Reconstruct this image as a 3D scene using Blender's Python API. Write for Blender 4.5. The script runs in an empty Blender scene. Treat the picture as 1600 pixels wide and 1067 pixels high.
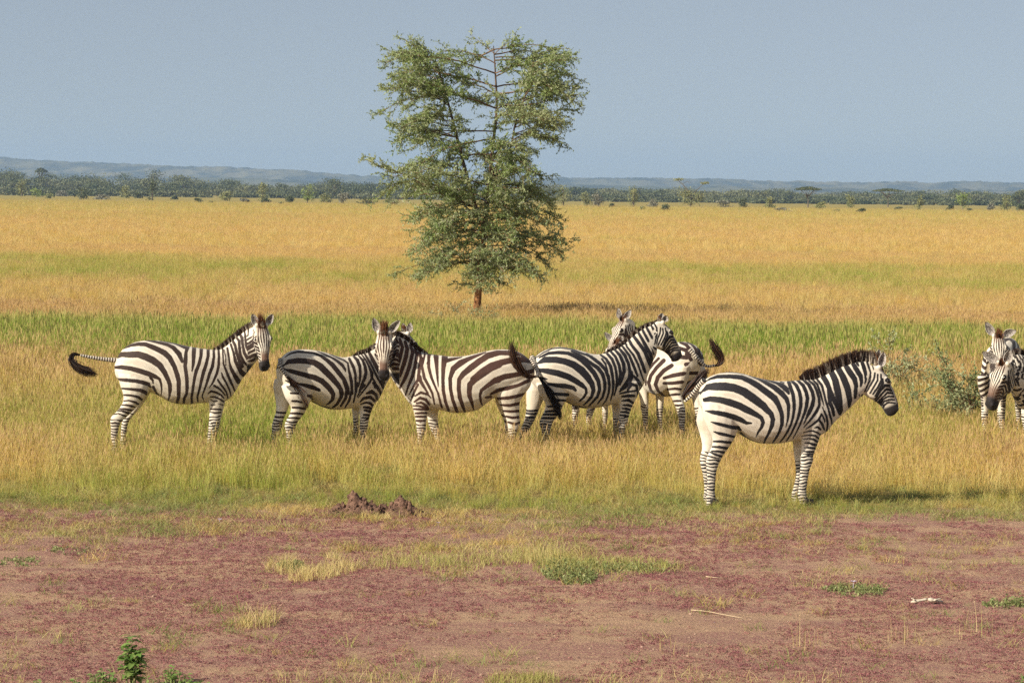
import bpy, bmesh, math, random
import numpy as np
from mathutils import Vector, Matrix
from mathutils.kdtree import KDTree
R = math.radians
rng = np.random.default_rng(7)
random.seed(7)
scene = bpy.context.scene
COL = scene.collection

# ------------------------------------------------------------------ camera
FPX, W0, H0 = 5000.0, 1600.0, 1067.0
CAM = np.array([0.0, 0.0, 3.1])
HOR = 303.0
PIT = math.atan((H0 / 2 - HOR) / FPX)
cp, sp = math.cos(PIT), math.sin(PIT)
ROLL = 8.5 / 800; cr, sr = math.cos(ROLL), math.sin(ROLL)
_r, _u = np.array([1.0, 0, 0]), np.array([0, sp, cp])
C_F = np.array([0, cp, -sp]); C_R = cr * _r + sr * _u; C_U = cr * _u - sr * _r
cd = bpy.data.cameras.new('camera'); cam = bpy.data.objects.new('camera', cd); COL.objects.link(cam)
cam.location = CAM; cam.rotation_euler = Matrix([[C_R[i], C_U[i], -C_F[i]] for i in range(3)]).to_euler()
cd.sensor_width = 36; cd.lens = 36 * FPX / W0; cd.clip_start = 0.5; cd.clip_end = 60000
scene.camera = cam

def ray(px, py):
    return C_F + C_R * ((px - W0 / 2) / FPX) - C_U * ((py - H0 / 2) / FPX)
def proj(p):
    q = np.asarray(p) - CAM
    d = q @ C_F
    return (q @ C_R) / d * FPX + W0 / 2, H0 / 2 - (q @ C_U) / d * FPX
def ground(px, py, z=0.0):
    r = ray(px, py); t = (z - CAM[2]) / r[2]
    return CAM + r * t

# ------------------------------------------------------------------ helpers
def tag(o, label=None, cat=None, group=None, kind=None):
    if label: o['label'] = label
    if cat: o['category'] = cat
    if group: o['group'] = group
    if kind: o['kind'] = kind
    return o
def empty(name, loc=(0, 0, 0), rz=0.0, **k):
    o = bpy.data.objects.new(name, None); COL.objects.link(o)
    o.location = loc; o.rotation_euler = (0, 0, rz); o.empty_display_size = 0.2
    return tag(o, **k)
def mesh_obj(name, V, F, mat=None, parent=None, smooth=True, attrs=None, mats=None, midx=None):
    me = bpy.data.meshes.new(name)
    V = np.asarray(V, dtype=np.float64)
    if isinstance(F, np.ndarray):
        n, k = F.shape
        me.vertices.add(len(V)); me.vertices.foreach_set('co', V.astype(np.float32).ravel())
        me.loops.add(n * k); me.loops.foreach_set('vertex_index', F.astype(np.int32).ravel())
        me.polygons.add(n); me.polygons.foreach_set('loop_start', np.arange(0, n * k, k, dtype=np.int32))
        me.polygons.foreach_set('loop_total', np.full(n, k, dtype=np.int32))
        me.update(calc_edges=True)
    else:
        me.from_pydata([tuple(v) for v in V], [], F)
    if attrs:
        for an, val in attrs.items():
            a = me.attributes.new(an, 'FLOAT', 'POINT'); a.data.foreach_set('value', np.asarray(val, dtype=np.float32))
    if smooth:
        me.polygons.foreach_set('use_smooth', np.ones(len(me.polygons), dtype=bool))
    for m in (mats or ([mat] if mat else [])): me.materials.append(m)
    if midx is not None: me.polygons.foreach_set('material_index', np.asarray(midx, dtype=np.int32))
    me.update()
    o = bpy.data.objects.new(name, me); COL.objects.link(o)
    if parent: o.parent = parent
    return o

class NT:
    """small node-tree writer"""
    def __init__(s, mat):
        s.nt = mat.node_tree; s.nt.nodes.clear(); s.m = mat
        s.out = s.nt.nodes.new('ShaderNodeOutputMaterial')
    def n(s, t, **k):
        nd = s.nt.nodes.new(t)
        for a, b in k.items():
            if a == 'ins':
                for i, v in b.items():
                    if isinstance(v, bpy.types.NodeSocket): s.nt.links.new(v, nd.inputs[i])
                    else: nd.inputs[i].default_value = v
            else: setattr(nd, a, b)
        return nd
    def attr(s, name, kind='GEOMETRY'):
        return s.n('ShaderNodeAttribute', attribute_name=name, attribute_type=kind)
    def mix(s, f, a, b, mode='MIX'):
        nd = s.n('ShaderNodeMix', data_type='RGBA', blend_type=mode)
        for i, v in ((0, f), (6, a), (7, b)):
            if isinstance(v, bpy.types.NodeSocket): s.nt.links.new(v, nd.inputs[i])
            elif i == 0: nd.inputs[0].default_value = v
            else: nd.inputs[i].default_value = (*v, 1) if len(v) == 3 else v
        return nd.outputs[2]
    def ramp(s, f, pts, interp='LINEAR'):
        nd = s.n('ShaderNodeValToRGB'); nd.color_ramp.interpolation = interp
        el = nd.color_ramp.elements
        while len(el) < len(pts): el.new(0.5)
        for e, (p, c) in zip(el, pts):
            e.position = p; e.color = (*c, 1) if isinstance(c, (tuple, list)) else (c, c, c, 1)
        s.nt.links.new(f, nd.inputs[0]); return nd.outputs[0]
    def maprange(s, v, a, b, c=0.0, d=1.0, smooth=False):
        nd = s.n('ShaderNodeMapRange'); nd.interpolation_type = 'SMOOTHSTEP' if smooth else 'LINEAR'
        s.nt.links.new(v, nd.inputs[0])
        for i, x in enumerate((a, b, c, d)): nd.inputs[i + 1].default_value = x
        return nd.outputs[0]
    def noise(s, scale, detail=3, rough=0.55, vec=None, dim='3D', dist=0.0):
        nd = s.n('ShaderNodeTexNoise', noise_dimensions=dim)
        nd.inputs['Scale'].default_value = scale; nd.inputs['Detail'].default_value = detail
        nd.inputs['Roughness'].default_value = rough; nd.inputs['Distortion'].default_value = dist
        if vec is not None: s.nt.links.new(vec, nd.inputs['Vector'])
        return nd.outputs[0]
    def mapping(s, sc, loc=(0, 0, 0), src='Object'):
        tc = s.n('ShaderNodeTexCoord'); mp = s.n('ShaderNodeMapping')
        mp.inputs['Scale'].default_value = sc; mp.inputs['Location'].default_value = loc
        s.nt.links.new(tc.outputs[src], mp.inputs[0]); return mp.outputs[0]
    def math(s, op, a, b=None, clamp=False):
        nd = s.n('ShaderNodeMath', operation=op, use_clamp=clamp)
        for i, v in enumerate((a, b)):
            if v is None: continue
            if isinstance(v, bpy.types.NodeSocket): s.nt.links.new(v, nd.inputs[i])
            else: nd.inputs[i].default_value = v
        return nd.outputs[0]
    def bsdf(s, col, rough=0.8, spec=0.3, bump=None, bdist=0.01, bstr=0.5, trans=0.0, tcol=None, **k):
        b = s.n('ShaderNodeBsdfPrincipled')
        def put(i, v):
            if isinstance(v, bpy.types.NodeSocket): s.nt.links.new(v, b.inputs[i])
            else: b.inputs[i].default_value = v
        put('Base Color', col if isinstance(col, bpy.types.NodeSocket) else (*col, 1))
        put('Roughness', rough); put('Specular IOR Level', spec)
        for i, v in k.items(): put(i.replace('_', ' '), v)
        if bump is not None:
            bm = s.n('ShaderNodeBump'); bm.inputs['Distance'].default_value = bdist; bm.inputs['Strength'].default_value = bstr
            s.nt.links.new(bump, bm.inputs['Height']); s.nt.links.new(bm.outputs[0], b.inputs['Normal'])
        sh = b.outputs[0]
        if trans > 0:
            t = s.n('ShaderNodeBsdfTranslucent')
            c = tcol if tcol is not None else col
            if isinstance(c, bpy.types.NodeSocket): s.nt.links.new(c, t.inputs[0])
            else: t.inputs[0].default_value = (*c, 1)
            mx = s.n('ShaderNodeMixShader'); mx.inputs[0].default_value = trans
            s.nt.links.new(sh, mx.inputs[1]); s.nt.links.new(t.outputs[0], mx.inputs[2]); sh = mx.outputs[0]
        s.nt.links.new(sh, s.out.inputs[0]); return b
def newmat(name):
    m = bpy.data.materials.new(name); m.use_nodes = True
    return m, NT(m)
def sstep(x, a, b):
    t = np.clip((np.asarray(x) - a) / (b - a), 0, 1); return t * t * (3 - 2 * t)
def unit(v):
    v = np.asarray(v, float); return v / np.linalg.norm(v)
# ------------------------------------------------------------------ coat patterns
# dark stripes as poly-lines "x,y,width" measured on a side view of each animal
def SP(ox, oy, k, txt):
    out = []
    for ln in txt.split(';'):
        pts = [tuple(float(v) for v in q.split(',')) for q in ln.split()]
        if len(pts) > 1: out.append([(ox + x / k, oy + y / k, w / k / 2) for x, y, w in pts])
    return out
K1 = 40 / 3.0; K2 = 80 / 9.0
ST = {}
ST[1] = (SP(160, 520, K1, """850,150,15 1050,175,50 1200,210,60 1350,245,70 1480,310,90 1600,440,110 1660,600,60;
1200,165,20 1350,190,30 1500,215,50 1600,250,60 1690,290,70 1760,310,80;
420,340,15 600,260,60 750,235,80 900,240,90 1100,320,110 1300,420,120 1400,520,115 1500,700,100 1560,880,100 1590,1000,95 1590,1190,90 1590,1330,75 1540,1510,50 1570,1605,40;
270,520,60 400,450,110 550,455,130 750,450,140 900,500,150 1050,570,150 1200,680,130 1300,830,110 1380,1000,90 1405,1080,90 1410,1193,80 1395,1330,45 1370,1410,30;
260,720,60 400,715,90 600,745,100 800,800,110 950,850,110 1100,910,90 1190,960,60 1225,1067,50 1235,1180,35 1225,1300,20;
1000,930,60 1050,990,50 1060,1050,30;
330,970,60 500,985,80 700,1005,80 850,1035,90 960,1070,80 1000,1125,45""")
+ SP(160, 590, K1, """1060,190,60 1130,330,40 1250,450,20 1400,505,20 1600,545,15;
410,225,40 600,240,60 800,265,80 900,310,80 935,380,40;440,360,40 600,370,50 750,405,60 850,480,50;
440,485,30 550,475,40 680,510,50 770,565,40;370,570,30 500,570,45 600,590,50 680,615,30;
290,650,30 450,650,45 550,670,45 650,690,40;250,690,30 400,690,40 550,740,50;200,770,30 330,745,30 450,790,40 560,830,40""")
+ SP(260, 520, K1, """450,285,80 410,400,70 400,550,90 390,700,80 420,900,80 430,1010,80 430,1150,75 420,1280,60 375,1350,60 363,1450,60;
580,285,90 570,450,90 560,650,70 535,800,30;
730,310,80 720,480,70 680,650,70 620,800,80 585,950,65 555,1150,60 525,1350,55 530,1460,50;
870,310,70 870,480,70 830,650,70 780,800,80 740,950,70 695,1150,55 645,1330,45 655,1430,35;
985,310,50 990,500,60 960,700,70 900,850,70 840,1050,55 785,1200,40 745,1320,30 785,1425,20;
1085,310,50 1095,500,55 1090,680,60 1050,850,60 960,1050,45 890,1150,15;
1170,310,40 1180,500,35 1190,650,40 1230,750,50 1280,880,60 1340,1020,60 1395,1130,45 1425,1210,40;
1200,350,25 1235,500,25 1240,680,25;
1270,320,50 1300,480,45 1315,620,35 1350,750,70 1420,880,90 1500,1010,110;
1340,240,50 1400,420,50 1440,600,70 1500,720,80 1570,830,110 1620,870,110;1313,600,15 1330,690,15""")
+ SP(270, 580, K1, """1015,30,25 1040,110,50 1100,220,45 1180,380,40 1215,520,25;940,180,45 990,260,50 1060,350,45 1120,440,40 1145,560,30;
860,300,50 950,350,50 1020,410,40 1090,500,30;730,470,20 800,415,50 900,440,50 1000,490,45 1060,555,35;
780,530,25 880,535,45 980,580,40 1075,640,40;780,580,15 850,630,30 930,620,30;800,705,30 880,700,25;950,680,20 1060,705,35;
790,785,30 900,790,40 1030,800,35;780,850,25 880,865,35 1020,855,35""")
+ SP(330, 480, K1, """330,600,40 450,700,60 500,800,60 530,950,60 575,1080,70 640,1230,90;470,560,40 580,700,60 590,850,60 610,1000,60 680,1140,60 790,1240,50;
560,480,40 640,640,70 660,800,60 690,950,70 760,1080,70 880,1180,50;690,450,30 710,620,50 730,800,60 790,950,60 850,1067,60 940,1130,40;
780,420,40 760,640,20 790,850,15 830,1000,20"""))
ST[6] = (SP(1080, 570, K1, """450,180,20 750,150,22 950,160,22 1150,195,25 1350,250,25 1600,300,25;
1200,225,15 1400,290,50 1600,395,90 1733,470,110 1883,590,120 1983,700,100 2030,850,80 2023,1063,60 2003,1183,40 1973,1293,20;
260,370,15 400,290,50 550,245,80 800,240,90 1050,260,100 1250,350,120 1400,440,130 1600,590,140 1733,690,140 1813,820,110 1880,990,95 1893,1083,90 1893,1233,80 1843,1383,60 1773,1513,50 1703,1613,40;
220,560,40 350,460,130 500,450,170 700,450,180 900,480,170 1100,560,180 1300,700,180 1500,850,160 1600,960,130 1663,1013,110 1703,1133,100 1683,1263,90 1613,1433,60 1553,1533,50 1513,1623,40;
210,740,70 400,710,120 600,730,130 800,780,150 1000,850,150 1150,930,150 1250,980,130 1350,1033,110 1460,1103,90 1500,1193,80 1470,1293,70 1400,1393,50 1350,1503,20;
290,955,20 450,985,90 700,1030,110 900,1090,120 1050,1150,110 1150,1210,70 1250,1213,45""")
+ SP(1080, 640, K1, """410,255,20 550,290,70 700,330,80 850,365,80 980,375,80 1020,420,60;1030,480,50 1150,590,40 1300,665,30 1450,695,20;
470,455,25 600,500,70 750,530,70 900,565,50;460,660,40 600,660,60 820,685,60;430,770,40 600,780,60 790,810,60;430,860,40 580,870,50 730,900,50;
380,880,30 500,930,50 670,985,50;350,960,30 480,1000,40 620,1040,40""")
+ SP(1180, 570, K1, """150,290,20 300,335,40 450,380,60 560,430,110 650,510,110 700,600,50;520,350,20 600,372,30;
700,360,80 740,480,80 790,620,80 810,800,80 810,930,70 790,1083,60 740,1253,50 660,1413,50 580,1533,40 520,1603,30;
740,310,50 860,430,80 920,560,80 950,700,80 950,850,80 920,1000,70 890,1113,60 830,1263,50 750,1433,40 650,1583,30;
860,300,50 1000,430,80 1060,560,80 1090,700,80 1070,850,80 1030,1000,65 930,1253,40 850,1413,30 780,1543,20;
980,290,50 1120,420,80 1190,560,80 1220,700,80 1190,850,90 1130,980,90 1070,1103,50 1010,1233,20;
1080,290,40 1230,420,60 1290,560,60 1330,700,60 1340,830,60 1290,950,70 1200,1083,60 1100,1203,40 1010,1303,20;
1180,290,40 1290,400,50 1350,560,50 1390,700,40 1430,850,20;
1290,300,50 1390,430,60 1430,580,50 1470,750,50 1520,900,50 1560,1050,50 1590,1150,45 1600,1250,30;
1400,880,25 1440,970,40 1490,1083,50 1510,1233,50 1490,1383,40 1480,1443,20;
1360,210,60 1450,340,80 1530,480,80 1540,650,80 1560,800,80 1610,900,80 1640,1050,60;
1380,1023,40 1330,1133,60 1200,1243,50 1060,1333,20;1330,1143,50 1400,1243,60 1440,1353,40;1390,1033,40 1440,1133,40 1450,1203,20;
1230,1313,20 1300,1293,50 1360,1343,50;1000,1413,20 1100,1383,30 1200,1373,40 1300,1413,40 1390,1483,50;
960,1483,15 1100,1463,30 1250,1473,50 1330,1540,40;980,1553,15 1120,1533,30 1220,1553,50 1320,1615,50;
1020,1623,20 1120,1623,40 1200,1653,60 1300,1675,50;1020,1723,20 1130,1723,50 1280,1745,50;1010,1800,30 1120,1810,50 1240,1805,40;1000,1855,30 1120,1870,45 1220,1860,40""")
+ SP(1260, 530, K1, """230,600,60 350,760,100 430,900,100 490,1067,100 560,1230,100 640,1400,90 690,1550,60;
390,500,80 520,680,130 600,850,140 650,1067,150 690,1270,130 720,1480,90 700,1560,50;
520,410,100 680,640,130 770,800,140 850,1000,140 870,1080,135 900,1260,115 890,1400,60;
700,360,60 800,520,100 900,680,130 1000,820,120 1040,980,90 1025,1080,90 1015,1220,60;
880,300,60 950,480,80 1050,640,110 1130,770,100 1150,900,70 1125,1050,50 1110,1170,40;
1000,400,50 1060,500,50 1090,550,40;1120,380,60 1190,560,90 1230,700,80 1240,850,50 1200,1000,30;
1250,430,50 1300,580,50 1340,700,40 1300,850,25 1260,1000,20;1350,430,30 1390,600,30 1420,700,20"""))
HEADST = SP(1310, 540, K2, """450,380,25 440,480,25 400,560,25 370,640,20;510,380,22 490,470,22 440,560,22 400,640,15;545,400,22 540,480,22 490,570,22 440,660,20;
590,400,22 590,480,25 540,580,25 480,670,22;610,460,22 610,520,30 560,610,25 510,700,22;740,560,35 640,550,35 600,600,30 560,660,25 520,740,25;
760,620,30 660,605,28 620,650,25 570,720,25 530,790,25;780,665,25 680,655,25 640,700,22 590,760,22 550,830,25;810,710,22 700,705,22 640,740,22 600,800,25 570,870,25;
820,760,20 720,750,22 650,775,22 620,820,25 600,890,22;800,800,20 700,790,22 650,830,25 630,910,25;340,690,30 420,750,30 520,825,25;
690,450,30 665,480,40 700,500,40""")
ST[2] = (SP(420, 535, K1, """230,340,12 400,200,15 550,145,15;330,310,15 450,230,40 600,195,50 800,205,50 950,225,50 1080,280,60 1200,360,80 1330,470,100 1450,620,100 1560,760,90 1600,840,85 1650,960,65 1660,1067,60;
1000,180,15 1150,240,40 1300,310,40 1430,390,60 1530,470,70 1590,560,55 1597,610,20;
320,470,30 420,400,100 600,380,120 800,390,120 950,420,130 1080,500,140 1200,620,140 1320,740,130 1430,870,110 1500,970,90 1530,1067,80;
340,560,30 450,595,90 600,635,100 800,690,110 950,730,120 1100,800,120 1220,900,110 1300,990,100 1345,1075,95;
570,850,30 750,890,80 900,930,100 1050,990,70;350,790,30 420,830,30""")
+ SP(415, 595, K2, """780,0,80 880,100,70 940,190,60 930,260,50 880,310,30 840,335,15;590,205,40 630,215,50 650,250,30;650,290,25 750,345,20 900,380,15;
350,170,30 450,175,35;370,280,30 430,280,35 500,300,25;370,370,30 460,372,35 550,388,35;340,450,30 430,450,35 520,460,30;310,515,25 400,512,30 490,525,30;290,560,25 360,580,25 440,570,30""")
+ SP(500, 535, K1, """200,240,20 350,310,30 500,370,40 580,430,40 600,560,50 640,750,70 660,900,60 675,1067,55;
610,340,60 700,520,70 740,680,60 740,850,45 735,1067,40 700,1250,35;690,280,40 780,370,80 830,500,70 840,650,60 830,800,40 800,930,20;
790,260,30 890,370,60 940,500,70 960,620,70 930,750,70 870,880,60 810,1030,30;
860,240,30 960,380,40 1030,520,50 1080,640,70 1080,750,60 1020,850,50 950,950,40 870,1050,40 800,1150,20;
910,200,40 1010,370,50 1090,510,50 1150,640,50 1210,760,50 1290,890,50 1330,980,40;1110,770,40 1170,870,40 1240,1000,50 1270,1100,40;
1110,850,30 1150,940,50;1020,200,60 1100,360,80 1170,490,80 1230,620,70 1290,740,70 1340,850,50;1160,250,60 1250,400,60 1340,560,60 1420,700,50;
1300,200,60 1400,350,60 1480,520,60 1550,650,50;1400,100,60 1520,250,60 1620,420,60""")
+ SP(520, 595, K2, """40,20,60 110,120,60 120,220,50 60,320,40 0,370,30;160,0,60 195,120,50 180,240,45 110,350,30;260,0,45 265,120,40 230,270,35 170,370,20;
340,30,35 330,130,30 290,280,25;440,60,40 390,120,30 340,220,20;470,175,30 540,150,60 600,190,45 620,270,40;380,290,20 430,240,40 520,225,50 580,275,40;
390,325,20 460,300,30 520,310,40 565,355,40;430,365,30 500,370,45 555,395,30;440,405,30 530,430,45;430,470,30 510,475,40;410,515,30 500,520,40;660,0,40 700,80,40;570,30,50 620,90,50 665,165,40"""))
ST[3] = (SP(660, 540, K2, """330,210,60 420,188,45 550,160,15;390,600,50 385,450,55 430,320,80 530,240,90 650,180,60 780,130,40 880,92,18;390,600,50 420,750,50 460,860,50 485,930,40;
1470,130,25 1067,100,70 900,150,80 800,210,90 680,300,90 570,390,80 510,470,60 505,600,60 520,720,60 560,840,50 590,920,30;
1067,265,90 950,310,100 850,380,100 740,460,90 660,540,80 650,640,70 655,700,65 690,800,45 712,890,20;
1067,485,60 960,510,60 900,560,60 820,620,50 800,690,40 810,770,35 830,825,20;1067,620,50 1020,640,40 945,675,30;
190,150,75 200,300,50 210,450,35 222,570,15;310,165,90 290,320,60 285,480,50 290,620,50 320,780,45 365,900,40;950,710,40 880,720,30""")
+ SP(740, 530, K2, """0,370,70 100,290,80 200,215,70 330,180,55 450,180,50 600,195,50 720,240,40;0,560,100 120,460,110 250,370,100 400,320,90 530,290,80 700,280,80 800,310,60;
180,655,60 300,570,80 430,520,80 600,490,70 720,465,60 860,430,60;240,755,25 330,710,50 470,680,60 620,640,50 770,570,50;
330,825,40 480,815,50 600,790,50 710,760,40;360,910,25 500,920,45 640,890,45;410,995,30 520,1003,40 640,995,40;450,1070,30 540,1090,40 640,1080,40;480,1150,30 580,1180,40 650,1150,30""")
+ SP(590, 540, K2, """620,170,30 620,300,35 650,450,45 710,560,40 760,660,35 790,810,25;710,130,45 710,300,45 750,450,40 800,570,30 840,660,30 870,780,35 895,860,30;
585,430,50 600,500,50 645,575,40 700,660,25;560,540,35 520,620,35 480,720,30 445,800,25;520,700,20 600,650,40 700,680,30 740,725,20;
510,780,25 590,725,40 670,750,45 720,820,30;540,800,25 610,790,35 670,830,40 715,880,20;490,835,20 570,835,30 650,860,35 700,890,25;
500,880,25 600,885,35 690,890,25;530,940,30 600,935,35 680,935,30;530,985,30 600,985,35 670,985,25;540,1040,30 600,1045,35 660,1040,25""")
+ SP(570, 490, K1, """1250,850,45 1210,1040,45;1360,850,45 1310,1040,50;650,520,45 705,650,55 670,850,60 600,1030,50 560,1110,45;
730,530,60 785,700,75 737,907,80 687,1067,85 620,1185,80 527,1262,60;840,590,70 885,730,85 860,885,90 815,1050,90 732,1275,80 624,1443,60;
950,660,60 1000,800,75 972,915,80 927,1110,85 852,1320,80 729,1550,50;1045,730,60 1090,850,75 1077,915,70 1040,1125,72 987,1320,72 905,1515,55 845,1700,30;
1140,800,60 1170,930,70 1130,1200,70 1107,1380,65 1017,1515,50 927,1680,30"""))
ST[4] = (SP(820, 535, K2, """150,215,15 260,140,20 380,85,20 500,75,18 650,90,25 760,140,30 850,170,30 930,200,40;
200,210,25 330,150,45 470,140,50 600,150,50 700,190,60 790,250,60 880,330,70 960,420,70 1020,530,60 1040,650,50 1010,750,40 940,830,30 890,885,20;
180,290,30 280,240,90 430,240,90 560,265,90 680,310,100 790,390,110 870,480,100 930,570,80 955,660,60 930,750,45 870,820,30 815,870,20;
180,380,50 320,400,80 470,430,90 600,475,90 700,530,80 790,590,70 850,640,40 855,700,40 820,760,35 760,815,25;
210,490,30 260,500,40 310,510,20;330,575,40 450,595,60 560,605,70 670,630,60 705,665,40;390,710,40 500,720,50 595,725,50;450,800,40 560,805,30;
580,830,25 700,885,20 850,905,15;320,890,30 420,885,30 510,880,20;290,960,30 380,950,35 480,955,30;250,1000,30 350,1000,35 470,1000,30;230,1050,30 330,1050,35 440,1050,30""")
+ SP(900, 535, K2, """-60,120,30 0,150,35 100,210,50 210,290,50 300,350,60 370,440,55 400,550,50 400,650,45 370,760,35 300,850,20;
150,160,30 250,230,50 340,300,50 410,380,50 450,480,50 465,600,40 455,700,35 420,800,25 370,865,15;360,230,30 410,300,30 440,400,20;
340,170,30 420,230,40 480,330,50 505,450,45 520,580,40 510,700,30 480,800,20;420,140,35 500,230,45 545,340,40 562,430,40 570,530,40 555,650,30 530,740,20;
470,110,35 550,200,40 600,320,45 620,430,45 600,540,35 580,610,20;530,90,35 610,180,45 660,300,50 670,400,50 640,500,45 610,590,25;
590,70,35 680,180,50 730,300,45 750,400,50 740,500,50 690,570,45 620,650,25;650,60,35 740,180,40 790,300,45 830,400,40 855,465,30;
780,400,20 780,480,40 750,560,40 680,630,40 605,680,25;720,660,35 770,580,50 840,600,40 860,700,30 850,750,20;800,460,30 860,530,50 900,600,50 900,690,25;
700,50,28 800,180,36 860,300,36 900,420,28 940,530,21;760,20,43 860,150,50 920,300,50 960,410,43;880,20,50 960,130,57 1010,260,57 1040,350,36;
610,710,25 700,690,30 830,670,30;640,750,30 740,740,50 810,740,40;640,810,20 730,800,45 795,840,35;650,870,20 720,870,40 785,890,30;640,915,20 700,920,40 765,940,30;
620,965,20 690,965,35 750,985,30;610,1010,25 680,1015,35 740,1030,30""")
+ SP(940, 475, 61 / 6.0, """330,540,30 394,650,40;370,460,50 462,620,50;460,440,50 590,620,60;540,380,40 640,550,50 710,680,60 780,800,60 805,930,45;
610,330,40 680,470,45 740,580,48 800,680,42 830,800,26;670,290,38 740,420,45 800,530,45 840,640,32 850,760,24;740,260,32 810,380,38 860,490,38 880,600,32 880,750,24;800,250,26 870,370,30 910,480,26 920,600,20"""))
ST[5] = SP(1000, 525, K2, """330,340,60 230,440,55 150,550,50 120,650,50 150,750,40 220,830,25 330,880,20;440,410,60 330,480,60 250,570,60 215,670,55 250,760,40 330,830,30 420,870,20;
260,310,40 190,380,40 120,470,35 80,580,30 80,680,25;860,395,50 720,385,50 640,395,60;330,585,40 450,550,60 580,525,60 700,515,50 860,520,50;330,655,40 450,655,50 570,640,50 670,640,45 860,650,40;
380,740,30 490,730,40 610,745,30 760,760,30;410,820,25 490,810,40 580,810,25;560,90,35 640,120,50 700,190,50 735,240,40;700,100,40 780,200,50 800,230,40;650,250,60 710,330,55;
540,165,50 640,200,60 700,260,50;440,905,25 520,900,35 590,900,25;470,960,25 540,965,35 600,955,25;460,330,60 560,290,60 650,300,60""")

# ------------------------------------------------------------------ body outlines
# spine sections: crest x,y / underside x,y / half width (m) / lateral offset (m)
BODY = {}
BODY[1] = dict(a=(260, 716), dir=1, yaw=4, ntor=10,
 sec=[(182,562,184,592,.11),(190,548,192,602,.18),(205,537,207,606,.23),(225,532,225,610,.265),(245,532,245,617,.28),(268,535,266,628,.295),(290,540,288,632,.30),(312,544,312,630,.275),(330,546,334,629,.235),(343,546,354,626,.195),(352,541,368,611,.15),(362,533,378,593,.12),(373,524,387,582,.10),(384,516,396,570,.09,.03),(394,511,404,560,.082,.06),(401,510,409,548,.075,.07)],
 nh=[(184,238,585,.11,.12),(187,237,600,.13,.12),(192,231,615,.14,.10),(192,221,628,.135,.08),(184,209,641,.125,.06),(174,199,651,.12,.05),(172,190,659,.12,.042),(173,186,668,.12,.036),(173,184,680,.12,.031),(174,184,697,.12,.031),(173,186,705,.12,.036),(175,188,711,.12,.033),(174,191,718,.12,.042)],
 fh=[(190,240,590,-.11,.12),(200,240,604,-.13,.11),(206,231,620,-.135,.09),(203,219,637,-.125,.065),(195,206,651,-.12,.05),(190,201,660,-.12,.042),(189,198,672,-.12,.034),(188,197,686,-.12,.03),(187,197,700,-.12,.034),(189,200,707,-.12,.033),(189,202,714,-.12,.04)],
 nf=[(322,362,590,.11,.09),(325,356,606,.12,.085),(326,352,622,.12,.07),(327,348,636,.115,.058),(327,345,650,.11,.048),(326,342,664,.11,.044),(325,339,674,.11,.04),(324,336,686,.11,.031),(322,333,699,.11,.031),(321,333,706,.11,.034),(321,332,711,.11,.033),(319,334,717,.11,.042)],
 ff=[(330,365,600,-.11,.085),(331,355,618,-.12,.07),(331,350,636,-.115,.055),(330,345,655,-.11,.045),(330,342,670,-.11,.04),(329,339,686,-.11,.03),(328,338,700,-.11,.031),(327,341,713,-.11,.04)],
 sw=(653, 647), head=dict(p=(409,508), w=.17, f=(.10,-.30,-.95), n=(.20,-.93,.27), s=1.0), ears=[(394,490.5),(426,490.5)], eo=(0,-1,.1), lock=(406.5,490), mane=.075,
 tail=[(181,563),(160,561),(141,558),(126,555)], tuft=[(126,555),(116,553),(111,562),(122,574),(151,586)], tw=(0,.03), dark=(.030,.017,.012),
 label="leftmost zebra, side-on, tail swung out to the left, face turned to the camera")
BODY[2] = dict(a=(500, 712), dir=1, yaw=24, ntor=9,
 sec=[(437,566,440,600,.12),(446,554,449,612,.19),(460,547,462,618,.24),(478,546,478,622,.27),(497,548,496,632,.285),(516,553,513,639,.295),(533,558,532,640,.285),(548,557,550,637.5,.255),(560,554,572,636,.215),(572,551,588,626,.17),(583,545,598,607,.135),(595,537,607,592,.11),(608,530,618,578,.10),(620,525,627,566,.09),(629,523,634,560,.08)],
 nh=[(440,488,602,.11,.12),(443,487,612,.13,.12),(447,486,622,.14,.11),(455,480,635,.14,.08),(453,474,647,.13,.06),(447,466,657,.12,.05),(445,462,665,.12,.045),(447,459,675,.12,.036),(448,458,688,.12,.031),(448,457,702,.12,.031),(447,459,707,.12,.036),(448,462,714,.12,.042)],
 fh=[(430,465,592,-.11,.11),(428,460,604,-.13,.11),(430,455,616,-.14,.10),(432,452,628,-.135,.08),(432,448,641,-.13,.06),(428,443,652,-.12,.05),(425,441,662,-.12,.044),(425,438,672,-.12,.036),(425,432.5,685,-.12,.031),(425,432,697,-.12,.031),(424,433,703,-.12,.035),(425,437,709,-.12,.04)],
 nf=[(550,594,604,.11,.09),(554,591,614,.12,.088),(558,587,625,.12,.08),(561,582,637,.115,.065),(562,578,648,.11,.052),(562,575,660,.11,.045),(562,574,668,.11,.042),(563,571,680,.11,.032),(564,571,697,.11,.031),(563,573,704,.11,.035),(564,577,711,.11,.042)],
 ff=[(548,578,615,-.11,.08),(549,568,630,-.115,.065),(551,561,642,-.11,.05),(552,560,655,-.11,.042),(552,560,668,-.11,.04),(553,559,680,-.11,.03),(553,560,692,-.11,.031),(553,564,704,-.11,.04)],
 sw=(660, 655), head=dict(p=(635,520), p2=(657,560), s=.97), ears=[(641,504),(629,505)], eo=(-.5,-.8,.1), lock=(631,508), mane=.06,
 tail=[(438,566),(437.5,572),(443,581),(450,590)], tuft=[(448,587),(457,598),(466,611),(473,623),(480,637)], tw=(.03,.2), dark=(.022,.012,.009), tuftbrown=1,
 label="second zebra from the left, its head hidden behind the neck of the next one")
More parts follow.
